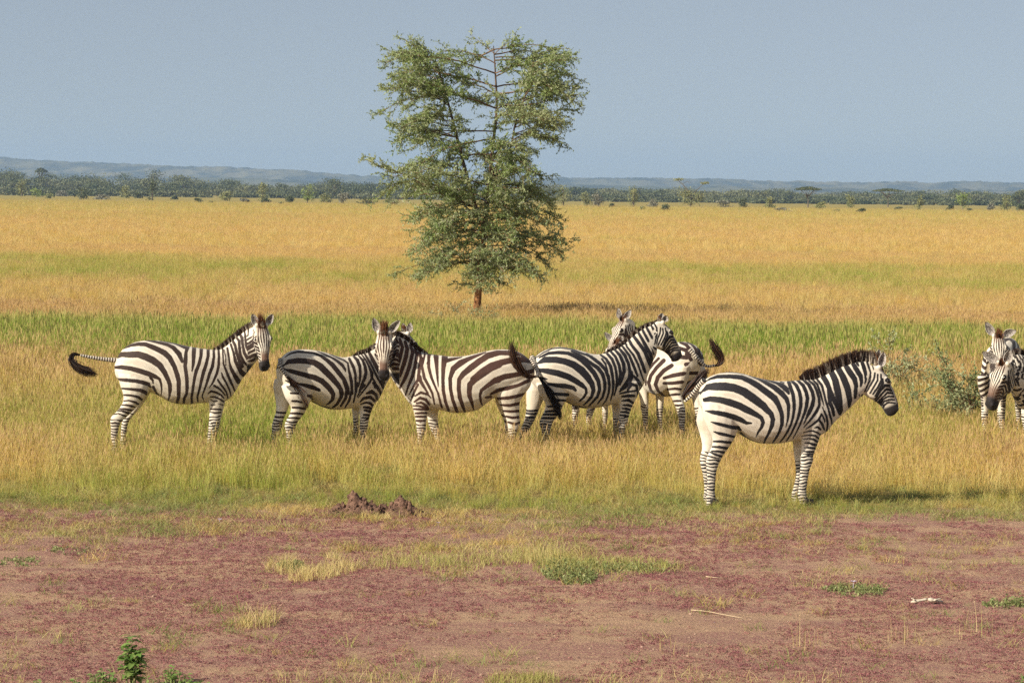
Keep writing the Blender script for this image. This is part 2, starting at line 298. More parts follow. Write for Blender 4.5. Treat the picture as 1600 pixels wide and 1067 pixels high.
BODY[3] = dict(a=(745, 714), dir=-1, yaw=-8, ntor=11,
 sec=[(832,568,830,596,.11),(822,557,822,606,.18),(808,549,808,612,.235),(790,546,788,618,.265),(770,547,767,624,.28),(750,551,746,640,.295),(728,556,726,644.5,.30),(706,557,707,645,.29),(688,555,690,641,.26),(672,553,668,639,.22),(658,550,645,634,.18),(651,546,634,622,.15),(645,541,626,610,.13),(638,534,617,598,.11,.02),(629,528,612,587,.10,.05),(620,524,607,572,.09,.08)],
 nh=[(774,831,590,.11,.12),(773,829,603,.13,.12),(774,820,615,.14,.11),(778,813,627,.14,.085),(784,812,640,.13,.065),(790,812,652,.125,.055),(793,813,663,.12,.048),(794,808,674,.12,.038),(795,804,688,.12,.031),(795,803,700,.12,.031),(793,804,706,.12,.035),(790,804,715,.12,.042)],
 fh=[(770,818,604,-.12,.11),(772,808,618,-.135,.1),(776,802,632,-.13,.08),(782,802,645,-.125,.06),(787,803,657,-.12,.05),(789,802,668,-.12,.042),(789,799,680,-.12,.033),(788,797,692,-.12,.031),(788,797,702,-.12,.032),(785,799,711,-.12,.04)],
 nf=[(636,688,600,.11,.09),(640,684,613,.12,.088),(643,679,625,.12,.08),(645,672,637,.115,.065),(648,668,650,.11,.052),(650,666,661,.11,.046),(651,665,670,.11,.042),(652,662,682,.11,.032),(652,661,697,.11,.031),(651,662,704,.11,.035),(648,662,714,.11,.042)],
 ff=[(652,690,618,-.11,.08),(660,688,634,-.115,.065),(667,684,648,-.11,.05),(669,685,660,-.11,.044),(673,686,669,-.11,.04),(679,688,681,-.11,.031),(684,692,694,-.11,.031),(685,695,701,-.11,.035),(682,697,710,-.11,.042)],
 sw=(668, 660), head=dict(p=(600,519), w=.22, f=(0,-.26,-.96), n=(-.04,-.96,.27), s=1.06), ears=[(583,496.5),(625,500.5)], eo=(0,-1,.1), lock=(601,497), mane=.065,
 tail=[(831,566),(838,575),(840,585),(836,589)], tuft=[(838,588),(826,588),(813,578),(804,560),(799,534)], tw=(.05,.26), dark=(.045,.020,.013),
 label="brown-striped zebra facing left, tail tuft flicked up over its rump, face to the camera")
BODY[4] = dict(a=(915, 706), dir=1, yaw=22, ntor=9,
 sec=[(831,565,834,600,.12),(840,555,843,612,.19),(853,547,856,618,.24),(871,542,872,622,.27),(890,544,888,630,.285),(908,548,905,637,.295),(925,553,922,638,.295),(940,553,942,635,.265),(953,549,964,630,.225),(965,544,983,624,.185),(974,538,997,612,.15),(984,529,1007,596,.125),(996,519,1013,580,.11),(1009,511,1018,567,.10),(1022,507,1023,558,.088)],
 nh=[(838,889,600,.11,.12),(842,888,612,.13,.12),(848,885,622,.14,.11),(853,880,632,.14,.085),(850,875,643,.13,.068),(845,868,653,.12,.054),(843,863,661,.12,.047),(846,860,671,.12,.038),(848,858,684,.12,.031),(848,857,695,.12,.031),(847,859,700,.12,.035),(848,862,708,.12,.042)],
 fh=[(828,862,592,-.11,.11),(824,856,606,-.13,.11),(823,851,618,-.14,.10),(823,843,635,-.13,.075),(821,838,648,-.125,.056),(818,833,658,-.12,.047),(813,827,668,-.12,.041),(810,822,679,-.12,.034),(808,817,690,-.12,.031),(806,817,697,-.12,.034),(805,819,703,-.12,.04)],
 nf=[(958,1002,596,.11,.09),(962,999,607,.12,.088),(966,996,618,.12,.08),(967,991,628,.115,.067),(968,985,641,.11,.054),(967,982,652,.11,.047),(967,980,661,.11,.043),(967,976,673,.11,.033),(967,974,688,.11,.031),(966,975,697,.11,.035),(966,979,705,.11,.042)],
 ff=[(952,985,610,-.11,.08),(955,974,625,-.115,.065),(957,969,640,-.11,.05),(958,968,653,-.11,.043),(958,967,664,-.11,.04),(958,965,677,-.11,.031),(960,967,689,-.11,.031),(960,972,701,-.11,.04)],
 sw=(655, 652), head=dict(p=(1034,503), p2=(1064,549), s=.97), ears=[(1034.5,489),(1041,493)], eo=(.1,-1,.1), lock=(1030,495), mane=.055,
 tail=[(833,562),(836,570),(839,580),(841,589)], tuft=[(840,586),(850,600),(861,617),(869,634),(876,655)], tw=(.04,.22), dark=(.012,.010,.012),
 label="closely striped zebra with hanging black tail, head in profile over a neighbour's rump")
BODY[6] = dict(a=(1180, 787), dir=1, yaw=14, ntor=10,
 sec=[(1096,600,1098,640,.11),(1104,592,1106,652,.18),(1118,585,1120,662,.235),(1138,581,1140,670,.265),(1158,583,1158,680,.285),(1180,589,1178,690,.295),(1203,594,1198,693.5,.305),(1225,595.5,1222,692,.285),(1246,594,1246,687,.245),(1262,593,1270,684,.205),(1274,592,1290,675,.165),(1290,585,1301,662,.135),(1307,576,1316,648,.115),(1325,569,1330,635,.10),(1345,564,1341,624,.088),(1360,565,1350,616,.078)],
 nh=[(1097,1160,628,.11,.12),(1098,1158,643,.13,.12),(1101,1155,657,.14,.11),(1107,1153,671,.145,.09),(1113,1148,684,.14,.075),(1112,1140,697,.13,.06),(1106,1131,710,.125,.05),(1103,1125,721,.12,.044),(1104,1120,735,.12,.036),(1105,1118,752,.12,.032),(1104,1117,768,.12,.032),(1103,1118,775,.12,.036),(1104,1118,782,.12,.034),(1103,1121,789,.12,.042)],
 fh=[(1093,1150,630,-.11,.12),(1090,1145,644,-.13,.115),(1088,1138,658,-.14,.1),(1092,1130,673,-.14,.085),(1096,1124,688,-.13,.068),(1097,1118,700,-.125,.056),(1094,1112,713,-.12,.048),(1094,1110,724,-.12,.042),(1098,1110,740,-.12,.034),(1100,1111,755,-.12,.032),(1100,1111,769,-.12,.032),(1099,1112,776,-.12,.035),(1100,1115,785,-.12,.042)],
 nf=[(1240,1294,640,.11,.09),(1246,1290,655,.12,.088),(1249,1286,668,.12,.08),(1251,1281,683,.115,.068),(1252,1276,697,.11,.056),(1251,1271,711,.11,.048),(1251,1270,721,.11,.044),(1250,1265,734,.11,.036),(1249,1262,750,.11,.032),(1247,1260,767,.11,.032),(1246,1261,774,.11,.036),(1248,1262,780,.11,.034),(1250,1268,788,.11,.042)],
 ff=[(1236,1280,650,-.11,.085),(1236,1275,668,-.115,.075),(1238,1265,686,-.11,.058),(1240,1259,703,-.11,.048),(1242,1258,720,-.11,.044),(1243,1257,730,-.11,.041),(1243,1253,745,-.11,.032),(1240,1250,760,-.11,.032),(1237,1249,771,-.11,.036),(1237,1248,777,-.11,.034),(1238,1253,785,-.11,.042)],
 sw=(716, 711), head=dict(p=(1372.5,573), p2=(1404,633), s=.97), ears=[(1373.5,546),(1381,550)], eo=(.25,-.95,.1), lock=(1368,548), mane=.115,
 tail=[(1096,599),(1089,607),(1080,618),(1070,627)], tuft=[(1071,625),(1068,620),(1076,609),(1090,596),(1107,577)], tw=(.02,-.12), dark=(.012,.010,.011),
 label="nearest zebra, in full profile at the edge of the bare soil, tall brown mane")
# zebras mostly hidden by others: body after the profile of the nearest one
BODY[5] = dict(a=(1048, 694), dir=-1, yaw=60, tmpl=6, scl=.97,
 neck=[(1012,548,1006,596,.14,.50),(1000,530,990,580,.12,.55),(990,515,978,560,.10,.58),(980,505,972,545,.085,.58)],
 head=dict(p=(973,499), d=.45, f=(-.42,-.25,-.87), n=(-.72,-.55,.42), s=.95), ears=[(966,481),(986,484)], eo=(-.4,-.9,.1), lock=(978,489), mane=.07,
 tail=[(1081,550),(1093,563),(1104,572),(1117,571)], tuft=[(1114,572),(1122,570),(1127,562),(1120,549),(1109,530)], tdep=(-.55,-.6), dark=(.030,.014,.010), own=1,
 label="zebra with its rump to the camera and its tail curled up to the right")
BODY[8] = dict(a=(932, 690), dir=1, yaw=62, tmpl=6, scl=.80,
 neck=[(958,563,948,596,.12,.30),(963,552,952,585,.10,.26),(967,544,956,575,.085,.22)],
 head=dict(p=(963,535), d=.10, f=(-.42,-.45,-.78), n=(-.35,-.70,.58), s=.85), ears=[(944.5,519),(972,524)], eo=(-.3,-.9,.2), lock=(966,526), mane=.05, dark=(.035,.017,.012),
 label="zebra almost hidden behind a closely striped one, only brown forelock, ear and legs showing")
BODY[7] = dict(a=(1664, 701), dir=-1, yaw=-22, tmpl=6, scl=1.0,
 neck=[(1603,556,1600,640,.16,-.38),(1594,553,1592,630,.13,-.46),(1585,554,1586,618,.11,-.52),(1577,560,1581,604,.095,-.55)],
 head=dict(p=(1567,567), d=-.72, f=(-.33,-.26,-.91), n=(-.55,-.78,.24), s=1.12), ears=[(1534.5,550),(1578,546)], eo=(-.1,-1,.1), lock=(1566,558), mane=.08, dark=(.022,.015,.013), wnose=1,
 label="zebra at the right edge, head lowered in front of another zebra's chest")
BODY[9] = dict(a=(1564, 692), dir=-1, yaw=-78, tmpl=6, scl=1.0,
 neck=[(1561,566,1557,618,.115,-.30,-.66),(1561,546,1558,590,.10,-.34,-.62),(1561,533,1558,566,.10,-.38,-.58)],
 head=dict(p=(1560,524), d=-.60, f=(.06,-.38,-.92), n=(0,-.93,.37), s=1.0), ears=[(1540,503),(1588,517)], eo=(0,-1,.1), lock=(1561,514), mane=.06, dark=(.028,.017,.013),
 label="zebra facing the camera at the right, pale ears above the lowered head before it")
# ------------------------------------------------------------------ zebra construction
def catmull(A, k=5):
    A = np.asarray(A, float); n = len(A); out = []
    for i in range(n - 1):
        p0, p1, p2, p3 = A[max(i - 1, 0)], A[i], A[i + 1], A[min(i + 2, n - 1)]
        for j in range(k):
            t = j / k
            out.append(0.5 * ((2 * p1) + (-p0 + p2) * t + (2 * p0 - 5 * p1 + 4 * p2 - p3) * t * t + (-p0 + 3 * p1 - 3 * p2 + p3) * t ** 3))
    out.append(A[-1]); return np.array(out)
class MB:
    def __init__(s): s.V = []; s.F = []; s.n = 0
    def rings(s, rs):
        b = s.n; m = len(rs[0])
        for r in rs: s.V.append(np.asarray(r)); s.n += m
        for i in range(len(rs) - 1):
            for j in range(m):
                a = b + i * m + j; c = b + i * m + (j + 1) % m
                s.F.append((a, c, c + m, a + m))
        for e, rev in ((0, True), (len(rs) - 1, False)):
            c = np.mean(rs[e], axis=0); s.V.append(c[None]); ci = s.n; s.n += 1
            for j in range(m):
                a = b + e * m + j; d = b + e * m + (j + 1) % m
                s.F.append((d, a, ci) if rev else (a, d, ci))
    def verts(s): return np.concatenate(s.V)
def ringpts(c, V, L, N=20, e=2.25, low=0.0):
    t = np.arange(N) * 2 * math.pi / N
    ct, st_ = np.cos(t), np.sin(t)
    a = np.sign(ct) * np.abs(ct) ** (2 / e); b = np.sign(st_) * np.abs(st_) ** (2 / e)
    return c + np.outer(a, V) + np.outer(b * (1 + low * (-a)), L)
def sdf_poly(P2, polys):
    out = np.full(len(P2), -99.0)
    for pl in polys:
        pl = np.asarray(pl)
        lo = pl[:, :2].min(0) - 14; hi = pl[:, :2].max(0) + 14
        m = np.where((P2[:, 0] > lo[0]) & (P2[:, 0] < hi[0]) & (P2[:, 1] > lo[1]) & (P2[:, 1] < hi[1]))[0]
        if not len(m): continue
        Q = P2[m]
        for a, b in zip(pl[:-1], pl[1:]):
            d = b[:2] - a[:2]; L2 = max(d @ d, 1e-9)
            t = np.clip(((Q - a[:2]) @ d) / L2, 0, 1)
            dist = np.linalg.norm(Q - a[:2] - t[:, None] * d, axis=1)
            out[m] = np.maximum(out[m], a[2] + (b[2] - a[2]) * t - dist)
    return out
HS = [(-.05,-.05,-.19,.055),(-.02,-.015,-.215,.068),(.03,.015,-.238,.078),(.08,.028,-.258,.088),(.125,.033,-.272,.097),(.17,.033,-.276,.101),(.21,.030,-.262,.094),(.28,.026,-.218,.072),(.34,.021,-.185,.060),(.40,.013,-.168,.056),(.45,.0,-.166,.061),(.485,-.020,-.162,.057),(.51,-.045,-.145,.046),(.525,-.075,-.12,.025)]
HSc = catmull(HS, 3)

def zmat(name, dark, wnose=0):
    m, t = newmat(name)
    st = t.attr('stripe').outputs['Fac']; mz = t.attr('muzzle').outputs['Fac']; br = t.attr('brown').outputs['Fac']; sh = t.attr('faint').outputs['Fac']
    nz = t.noise(60, 3, .6, t.mapping((1, 1, 1)))
    st2 = t.math('ADD', st, t.math('MULTIPLY', t.math('SUBTRACT', nz, 0.5), 0.010))
    f = t.maprange(st2, -.0035, .0035, 0, 1, True)
    big = t.noise(5, 3, .6, t.mapping((1, 1, 1)))
    white = t.mix(t.maprange(big, .35, .7), (.76, .68, .555), (.62, .53, .405))
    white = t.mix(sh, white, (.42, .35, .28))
    dk = t.mix(t.maprange(big, .3, .7), dark, tuple(min(1, c * 1.7 + .004) for c in dark))
    c = t.mix(f, white, dk)
    c = t.mix(br, c, (.12, .052, .028))
    c = t.mix(mz, c, (.022, .017, .016))
    fur = t.noise(300, 2, .6, t.mapping((1, 1, 3)))
    t.bsdf(c, .62, .22, bump=fur, bdist=.004, bstr=.5, Sheen_Weight=.12, Sheen_Roughness=.4)
    return m
mhoof, t = newmat('hoof'); t.bsdf((.025, .02, .017), .5, .3)
meye, t = newmat('eye'); t.bsdf((.008, .005, .004), .08, .6)
def earmat():
    m, t = newmat('ear')
    rim = t.attr('rim').outputs['Fac']; inn = t.attr('inner').outputs['Fac']; tf = t.attr('tuft').outputs['Fac']
    nz = t.noise(70, 3, .7, t.mapping((1, 1, 1)))
    c = t.mix(inn, (.68, .61, .52), t.mix(t.maprange(nz, .42, .62), (.50, .44, .38), (.10, .08, .07)))
    c = t.mix(tf, c, (.035, .028, .024)); c = t.mix(rim, c, (.70, .64, .55))
    t.bsdf(c, .75, .15, trans=.12); return m
mear = earmat()
def hairmat(name, dark):
    m, t = newmat(name)
    st = t.attr('stripe').outputs['Fac']; tip = t.attr('tip').outputs['Fac']; rv = t.attr('rnd').outputs['Fac']
    f = t.maprange(st, -.004, .004, 0, 1)
    dk = t.mix(rv, dark, (.06, .032, .018))
    c = t.mix(f, (.66, .57, .45), dk)
    c = t.mix(tip, c, t.ramp(rv, [(0, (.020, .011, .008)), (.5, (.075, .032, .016)), (.75, (.11, .045, .02)), (1, (.27, .105, .04))]))
    t.bsdf(c, .55, .3, trans=.15); return m

def strands(roots, dirs, lens, w, attrs, bend=None, grav=0.0, up=np.array([0, 0, 1.0])):
    """tapered two-segment hair blades"""
    n = len(roots)
    side = np.cross(dirs, rng.normal(size=(n, 3))); side /= np.linalg.norm(side, axis=1)[:, None] + 1e-9
    mid = roots + dirs * lens[:, None] * .55
    d2 = dirs + (bend if bend is not None else 0) - up * grav
    d2 = d2 / np.linalg.norm(d2, axis=1)[:, None]
    tip = mid + d2 * lens[:, None] * .45
    w = np.broadcast_to(w, (n,))[:, None]
    V = np.stack([roots - side * w, roots + side * w, mid - side * w * .8, mid + side * w * .8, tip - side * w * .15, tip + side * w * .15], 1).reshape(-1, 3)
    b = (np.arange(n) * 6)[:, None]
    F = np.concatenate([b + np.array([0, 1, 3, 2]), b + np.array([2, 3, 5, 4])])
    A = {}
    for k, v in attrs.items():
        v = np.asarray(v, float)
        A[k] = (np.repeat(v, 6) if v.ndim == 1 else v.reshape(-1))
    return V, F, A

class Frame:
    def __init__(s, a, dr, yaw, scl=1.0):
        s.O = ground(*a); s.O[2] = 0.0
        d = s.O - CAM; d[2] = 0; s.d = unit(d); s.r = np.array([s.d[1], -s.d[0], 0])
        y = R(yaw); s.f = dr * math.cos(y) * s.r + math.sin(y) * s.d
        s.n = dr * math.sin(y) * s.r - math.cos(y) * s.d; s.z = np.array([0, 0, 1.0]); s.scl = scl
    def P(s, px, py, w):
        r = ray(px, py); t = (w - (CAM - s.O) @ s.n) / (r @ s.n); return CAM + r * t
    def Pd(s, px, py, dd):
        r = ray(px, py); t = (dd - (CAM - s.O) @ s.d) / (r @ s.d); return CAM + r * t
    def loc(s, p): q = np.asarray(p) - s.O; return np.stack([q @ s.f, q @ s.n, q @ s.z], -1)
    def wor(s, q): q = np.asarray(q, float); return s.O + q[..., 0:1] * s.f + q[..., 1:2] * s.n + q[..., 2:3] * s.z
    def view(s, v): return unit(v[0] * s.r + v[1] * s.d + v[2] * s.z)

def body_geo(k):
    """sections and legs in world space -> lists"""
    B = BODY[k]; fr = Frame(B['a'], B['dir'], B['yaw'])
    if 'tmpl' in B:
        ft, st_, lt = body_geo(B['tmpl'])[:3]; sc = B['scl']
        sec = []
        for (T, Bt, hw) in st_[:9]:
            a = ft.loc(T) * sc; b = ft.loc(Bt) * sc
            if k == 9: hw *= .70
            sec.append((fr.wor(a), fr.wor(b), hw * sc))
        for nk in B['neck']:
            d1 = nk[5]; d2 = nk[6] if len(nk) > 6 else d1
            sec.append((fr.Pd(nk[0], nk[1], d1), fr.Pd(nk[2], nk[3], d2), nk[4]))
        legs = {}
        for nm, L in lt.items():
            legs[nm] = [(fr.wor(ft.loc(c) * sc), rx * sc, ry * sc) for c, rx, ry in L]
        ntor = 8
    else:
        sec = []
        for q in B['sec']:
            w = q[5] if len(q) > 5 else 0.0
            sec.append((fr.P(q[0], q[1], w), fr.P(q[2], q[3], w), q[4]))
        legs = {}
        for nm in ('nh', 'fh', 'nf', 'ff'):
            L = []
            for xl, xr, y, w, dr in B[nm]:
                a, b = fr.P(xl, y, w), fr.P(xr, y, w); c = (a + b) / 2
                L.append([c, np.linalg.norm(b - a) / 2, dr])
            dz = L[-1][0][2] - 0.0           # put the hoof exactly on the ground
            zt = L[0][0][2]
            for q in L:
                q[0] = q[0] - np.array([0, 0, dz * (zt - q[0][2]) / (zt - dz)])
            legs[nm] = [tuple(q) for q in L]
        ntor = B['ntor']
    return fr, sec, legs, ntor

_HL = {}
def head_frame(k, fr):
    H = BODY[k]['head']
    if 'd' in H: p = fr.Pd(*H['p'], H['d'])
    else: p = fr.P(*H['p'], H.get('w', 0.0))
    if 'p2' in H:
        w = H.get('w', 0.0); f = unit(fr.P(*H['p2'], w) - p); nn = fr.z - (fr.z @ f) * f
        # pick the perpendicular lying in the animal's own plane
        nn = nn - (nn @ fr.n) * fr.n; nn = nn - (nn @ f) * f
    else:
        f = fr.view(H['f']); nn = fr.view(H['n']); nn = nn - (nn @ f) * f
    nn = unit(nn); l = np.cross(f, nn)
    return p, f, nn, l, H['s']

def headlocal_stripes():
    if 'h' in _HL: return _HL['h']
    B = BODY[6]; fr = Frame(B['a'], B['dir'], B['yaw']); p, f, nn, l, s = head_frame(6, fr)
    out = []
    for pl in HEADST:
        q = []
        for x, y, w in pl:
            v = fr.P(x, y, .08) - p; q.append(((v @ f) / s * 150, (v @ nn) / s * 150, w * 1.28))
        out.append(q)
    _HL['h'] = out; return out

def leg_center(L, z):
    zs = np.array([c[2] for c, _, _ in L]); C = np.array([c for c, _, _ in L]); D = np.array([[rx, ry] for _, rx, ry in L])
    o = np.argsort(zs); zs = zs[o]; C = C[o]; D = D[o]
    return np.stack([np.interp(z, zs, C[:, i]) for i in range(3)], -1), np.interp(z, zs, D[:, 0]), np.interp(z, zs, D[:, 1])

def build_zebra(k, voxel=.0095):
    B = BODY[k]; fr, sec, legs, ntor = body_geo(k)
    hp, hf, hn, hl, hs = head_frame(k, fr)
    mb = MB(); src = []        # src: (points, region, param)
    # spine loft ------------------------------------------------
    A = np.array([np.concatenate([T, b, [hw]]) for T, b, hw in sec]); A = catmull(A, 4)
    T, Bt, hw = A[:, :3], A[:, 3:6], A[:, 6]
    C = (T + Bt) / 2; V = (T - Bt) / 2
    path = np.gradient(C, axis=0); arc = np.concatenate([[0], np.cumsum(np.linalg.norm(np.diff(C, axis=0), axis=1))])
    Lt = np.cross(path, V); Lt /= np.linalg.norm(Lt, axis=1)[:, None] + 1e-9
    Lt *= np.sign(Lt[:1] @ fr.n)[:, None] if abs(Lt[0] @ fr.n) > 0 else 1
    Lt[Lt @ Lt[len(Lt) // 2] < 0] *= -1
    rs = []
    for i in range(len(C)):
        low = .10 if i < ntor * 4 else .22
        r = ringpts(C[i], V[i], Lt[i] * hw[i], 24, 2.3 if i < ntor * 4 else 2.1, low); rs.append(r)
        src.append((r, 0 if i < ntor * 4 else 1, arc[i]))
    # rounded rump cap
    r0 = rs[0]; c0 = C[0]; bk = -unit(path[0])
    rs = [c0 + (r0 - c0) * .4 + bk * .028, c0 + (r0 - c0) * .8 + bk * .016] + rs
    mb.rings(rs)
    # head ------------------------------------------------------
    def hw2w(x, y, z): return hp + hs * (x * hf + y * hl + z * hn)
    rs = []
    for x, zt, zb, w in HSc:
        r = ringpts(hw2w(x, 0, (zt + zb) / 2), hs * hn * (zt - zb) / 2, hs * hl * w, 22, 2.35, -.24 if x < .36 else -.05)
        rs.append(r); src.append((r, 2, x))
    mb.rings(rs)
    def ball(c, rx, ry, rz, ax=None, reg=2, par=0):
        ax = ax or (hf, hl, hn); rr = []
        for th in np.linspace(.25, math.pi - .25, 7):
            rr.append(c + ax[0] * rx * math.cos(th) + np.array([ax[1] * ry * math.sin(th) * math.cos(q) + ax[2] * rz * math.sin(th) * math.sin(q) for q in np.arange(12) * math.pi / 6]))
        mb.rings(rr)
    for sd in (-1, 1):
        ball(hw2w(.165, sd * .078, .002), .045 * hs, .026 * hs, .030 * hs)       # brow
        ball(hw2w(.475, sd * .040, -.045), .03 * hs, .022 * hs, .026 * hs)       # nostril
        ball(hw2w(.19, sd * .062, -.17), .085 * hs, .030 * hs, .085 * hs)        # cheek
        ball(hw2w(.0, sd * .055, -.01), .03 * hs, .03 * hs, .03 * hs)            # ear root
    # legs ------------------------------------------------------
    code = {'nh': 3, 'fh': 4, 'nf': 5, 'ff': 6}
    for nm, L in legs.items():
        A = catmull(np.array([np.concatenate([c, [rx, ry]]) for c, rx, ry in L]), 3)
        rs = []
        for q in A:
            r = ringpts(q[:3], fr.f * q[3], fr.n * q[4], 16, 2.15); rs.append(r)
            src.append((r, code[nm], q[2]))
        mb.rings(rs)
    me = bpy.data.meshes.new('tmp'); Vv = mb.verts()
    me.from_pydata([tuple(v) for v in Vv], [], mb.F); me.update()
    to = bpy.data.objects.new('tmp', me); COL.objects.link(to)
    md = to.modifiers.new('r', 'REMESH'); md.mode = 'VOXEL'; md.voxel_size = voxel
    dg = bpy.context.evaluated_depsgraph_get(); ev = to.evaluated_get(dg); em = ev.to_mesh()
    n = len(em.vertices); X = np.empty(n * 3, np.float32); em.vertices.foreach_get('co', X); X = X.reshape(-1, 3).astype(float)
    nl = len(em.loops); li = np.empty(nl, np.int32); em.loops.foreach_get('vertex_index', li)
    F = li.reshape(-1, 4) if nl == 4 * len(em.polygons) else None
    if F is None:
        F = [tuple(p.vertices) for p in em.polygons]
    E = np.empty(len(em.edges) * 2, np.int32); em.edges.foreach_get('vertices', E); E = E.reshape(-1, 2)
    ev.to_mesh_clear(); bpy.data.objects.remove(to); bpy.data.meshes.remove(me)
    deg = np.bincount(E.ravel(), minlength=n)[:, None].astype(float)
    for it in range(26):                                  # volume-keeping smoothing
        lam = .55 if it % 2 == 0 else -.50
        S = np.zeros_like(X); np.add.at(S, E[:, 0], X[E[:, 1]]); np.add.at(S, E[:, 1], X[E[:, 0]])
        X = X + lam * (S / np.maximum(deg, 1) - X)
    # which source ring is each vertex nearest to ------------------
    SPt = np.concatenate([a for a, _, _ in src]); SR = np.concatenate([np.full(len(a), r) for a, r, _ in src]); SA = np.concatenate([np.full(len(a), float(p)) for a, _, p in src])
    kd = KDTree(len(SPt))
    for i, p in enumerate(SPt): kd.insert(p, i)
    kd.balance()
    reg = np.zeros(n, int); par = np.zeros(n)
    for i in range(n):
        _, j, _ = kd.find(X[i]); reg[i] = SR[j]; par[i] = SA[j]
    loc = fr.loc(X); sgn = loc[:, 1]
    # --- traced coat
    M = loc.copy(); z = loc[:, 2]
    for far, near in (('fh', 'nh'), ('ff', 'nf')):
        m = reg == code[far]
        cf, _, _ = leg_center(legs[far], z[m]); cn, _, _ = leg_center(legs[near], z[m])
        top = legs[near][0][0][2]
        wt = 1 - sstep(z[m], top * .72, top * 1.02)
        du = (fr.loc(cn)[:, 0] - fr.loc(cf)[:, 0]) * wt
        M[m, 0] += du
    M[:, 1] = np.abs(M[:, 1])
    sk = B.get('tmpl', k)
    for pl in ST[k if B.get('own') else sk]:      # stripes that meet the rump edge run round it
        b0 = BODY[sk]
        if 'sec' in b0 and not B.get('own') and abs(pl[0][0] - b0['sec'][0][0]) < 9 and len(pl) > 2 and pl[0][2] > 0.8:
            dx, dy = pl[0][0] - pl[1][0], pl[0][1] - pl[1][1]; q = 8 / math.hypot(dx, dy)
            pl.insert(0, (pl[0][0] + dx * q, pl[0][1] + dy * q, max(pl[0][2], pl[1][2] * .7)))
    if B.get('own'):
        px, py = proj(fr.wor(M)); pol = ST[k]; ppm = (B['a'][1] - HOR) / 3.1; f2 = fr
    elif 'tmpl' in B:
        b2 = BODY[sk]; f2 = Frame(b2['a'], b2['dir'], b2['yaw']); pol = ST[sk]
        if k == 9: f2 = Frame(b2['a'], b2['dir'], b2['yaw'])
        px, py = proj(f2.wor(M / B['scl'])); ppm = (b2['a'][1] - HOR) / 3.1 / B['scl']
    else:
        px, py = proj(fr.wor(M)); pol = ST[k]; ppm = (B['a'][1] - HOR) / 3.1
    tr = sdf_poly(np.stack([px, py], 1), pol) / ppm
    S = np.clip(tr, -.03, .03)
    # --- bands on the legs
    faint = np.zeros(n)
    sc = B.get('scl', 1.0)
    for nm, L in legs.items():
        m = reg == code[nm]; zz = z[m]
        c, rx, ry = leg_center(L, zz); lc = fr.loc(c)
        uu = loc[m, 0] - lc[:, 0]; q = (loc[m, 1] - lc[:, 1]) * np.sign(lc[:, 1]) / ry
        hind = nm in ('nh', 'fh')
        ph0 = rng.uniform(0, 6)
        zq = zz / sc + .10 * uu * (1 if hind else -1) + .004 * np.sin(uu * 60 + zz * 31 + ph0) + .0025 * np.sin(zz * 90 + q * 2.0)
        lam = .028 + .016 * np.clip(zq, 0, 1)
        # integral of dz/lam
        ph = np.log(.028 + .016 * np.clip(zq, 0, 1.2)) / .016 * 2 * math.pi
        bd = (np.cos(ph) - .02 + .18 * np.sin(zz * 47 + q * 3 + ph0)) * lam * .25 * sc
        if B.get('own') or 'tmpl' in B:
            swz = .52 if hind else .50
            swz *= sc
        else:
            swy = B['sw'][0 if hind else 1]
            near = legs['nh' if hind else 'nf']
            _, _, _z = 0, 0, 0
            swz = fr.P(B['a'][0], swy, .12)[2] + .0
        a = sstep(zz, swz - .015, swz + .015)
        v = S[m] * a + bd * (1 - a)
        inner = (1 - sstep(q, -.35, .25)) * sstep(zz, (.50 if hind else .40) * sc, (.60 if hind else .50) * sc)
        v = v * (1 - inner) - .02 * inner
        if not hind:
            pass
        S[m] = v
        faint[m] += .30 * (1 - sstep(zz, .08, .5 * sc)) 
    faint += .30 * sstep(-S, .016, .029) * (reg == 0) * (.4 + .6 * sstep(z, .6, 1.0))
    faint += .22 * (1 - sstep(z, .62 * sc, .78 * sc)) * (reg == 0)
    # --- neck bands for the animals whose neck is not traced
    if 'tmpl' in B:
        m = (reg == 1) | ((reg == 0) & (par > arc[ntor * 4] - .12))
        off = 1.5 * np.sin(loc[m, 2] * 6)
        v = (np.cos((par[m] + .02 * np.sin(loc[m, 2] * 25)) / (.056 * sc) * 2 * math.pi + off) + .18) * .056 * sc * .25
        a = sstep(par[m], arc[ntor * 4] - .12, arc[ntor * 4] - .02)
        S[m] = S[m] * (1 - a) + v * a
    if k == 9:
        m = (reg < 2) | ((reg > 2) & (z > .62))
        v = (np.cos((z[m] + .45 * loc[m, 0] + .35 * np.abs(loc[m, 1]) + .012 * np.sin(loc[m, 1] * 25 + z[m] * 9)) / .078 * 2 * math.pi) + .15) * .078 * .25
        S[m] = v
    # --- head
    hx = X - hp; hx = np.stack([hx @ hf, hx @ hl, hx @ hn], 1) / hs
    hm = sstep(hx[:, 0], -.015, .02) * ((reg == 2) | (reg == 1)) * (np.abs(hx[:, 1]) < .16) * (hx[:, 2] > -.33) * (hx[:, 2] < .12)
    hm = hm * np.where(reg == 2, 1, sstep(hx[:, 0], .05, .12))
    side = sdf_poly(np.stack([hx[:, 0] * 150, hx[:, 2] * 150], 1), headlocal_stripes()) / 150
    side = np.clip(side, -.02, .02)
    hwx = np.interp(hx[:, 0], [h[0] for h in HS], [h[3] for h in HS])
    a = np.abs(hx[:, 1]) / hwx
    lam = .30
    conv = .10 * np.cos(hx[:, 0] * 22)
    front = (np.cos((a + conv * .3) / lam * 2 * math.pi) + .05 - .25 * sstep(hx[:, 0], .24, .38)) * hwx * lam * .25
    wt = sstep(hx[:, 2], -.05, -.015) * (1 - sstep(a, .74, .95))
    hv = (side * (1 - wt) + front * wt) * hs
    S = S * (1 - hm) + hv * hm
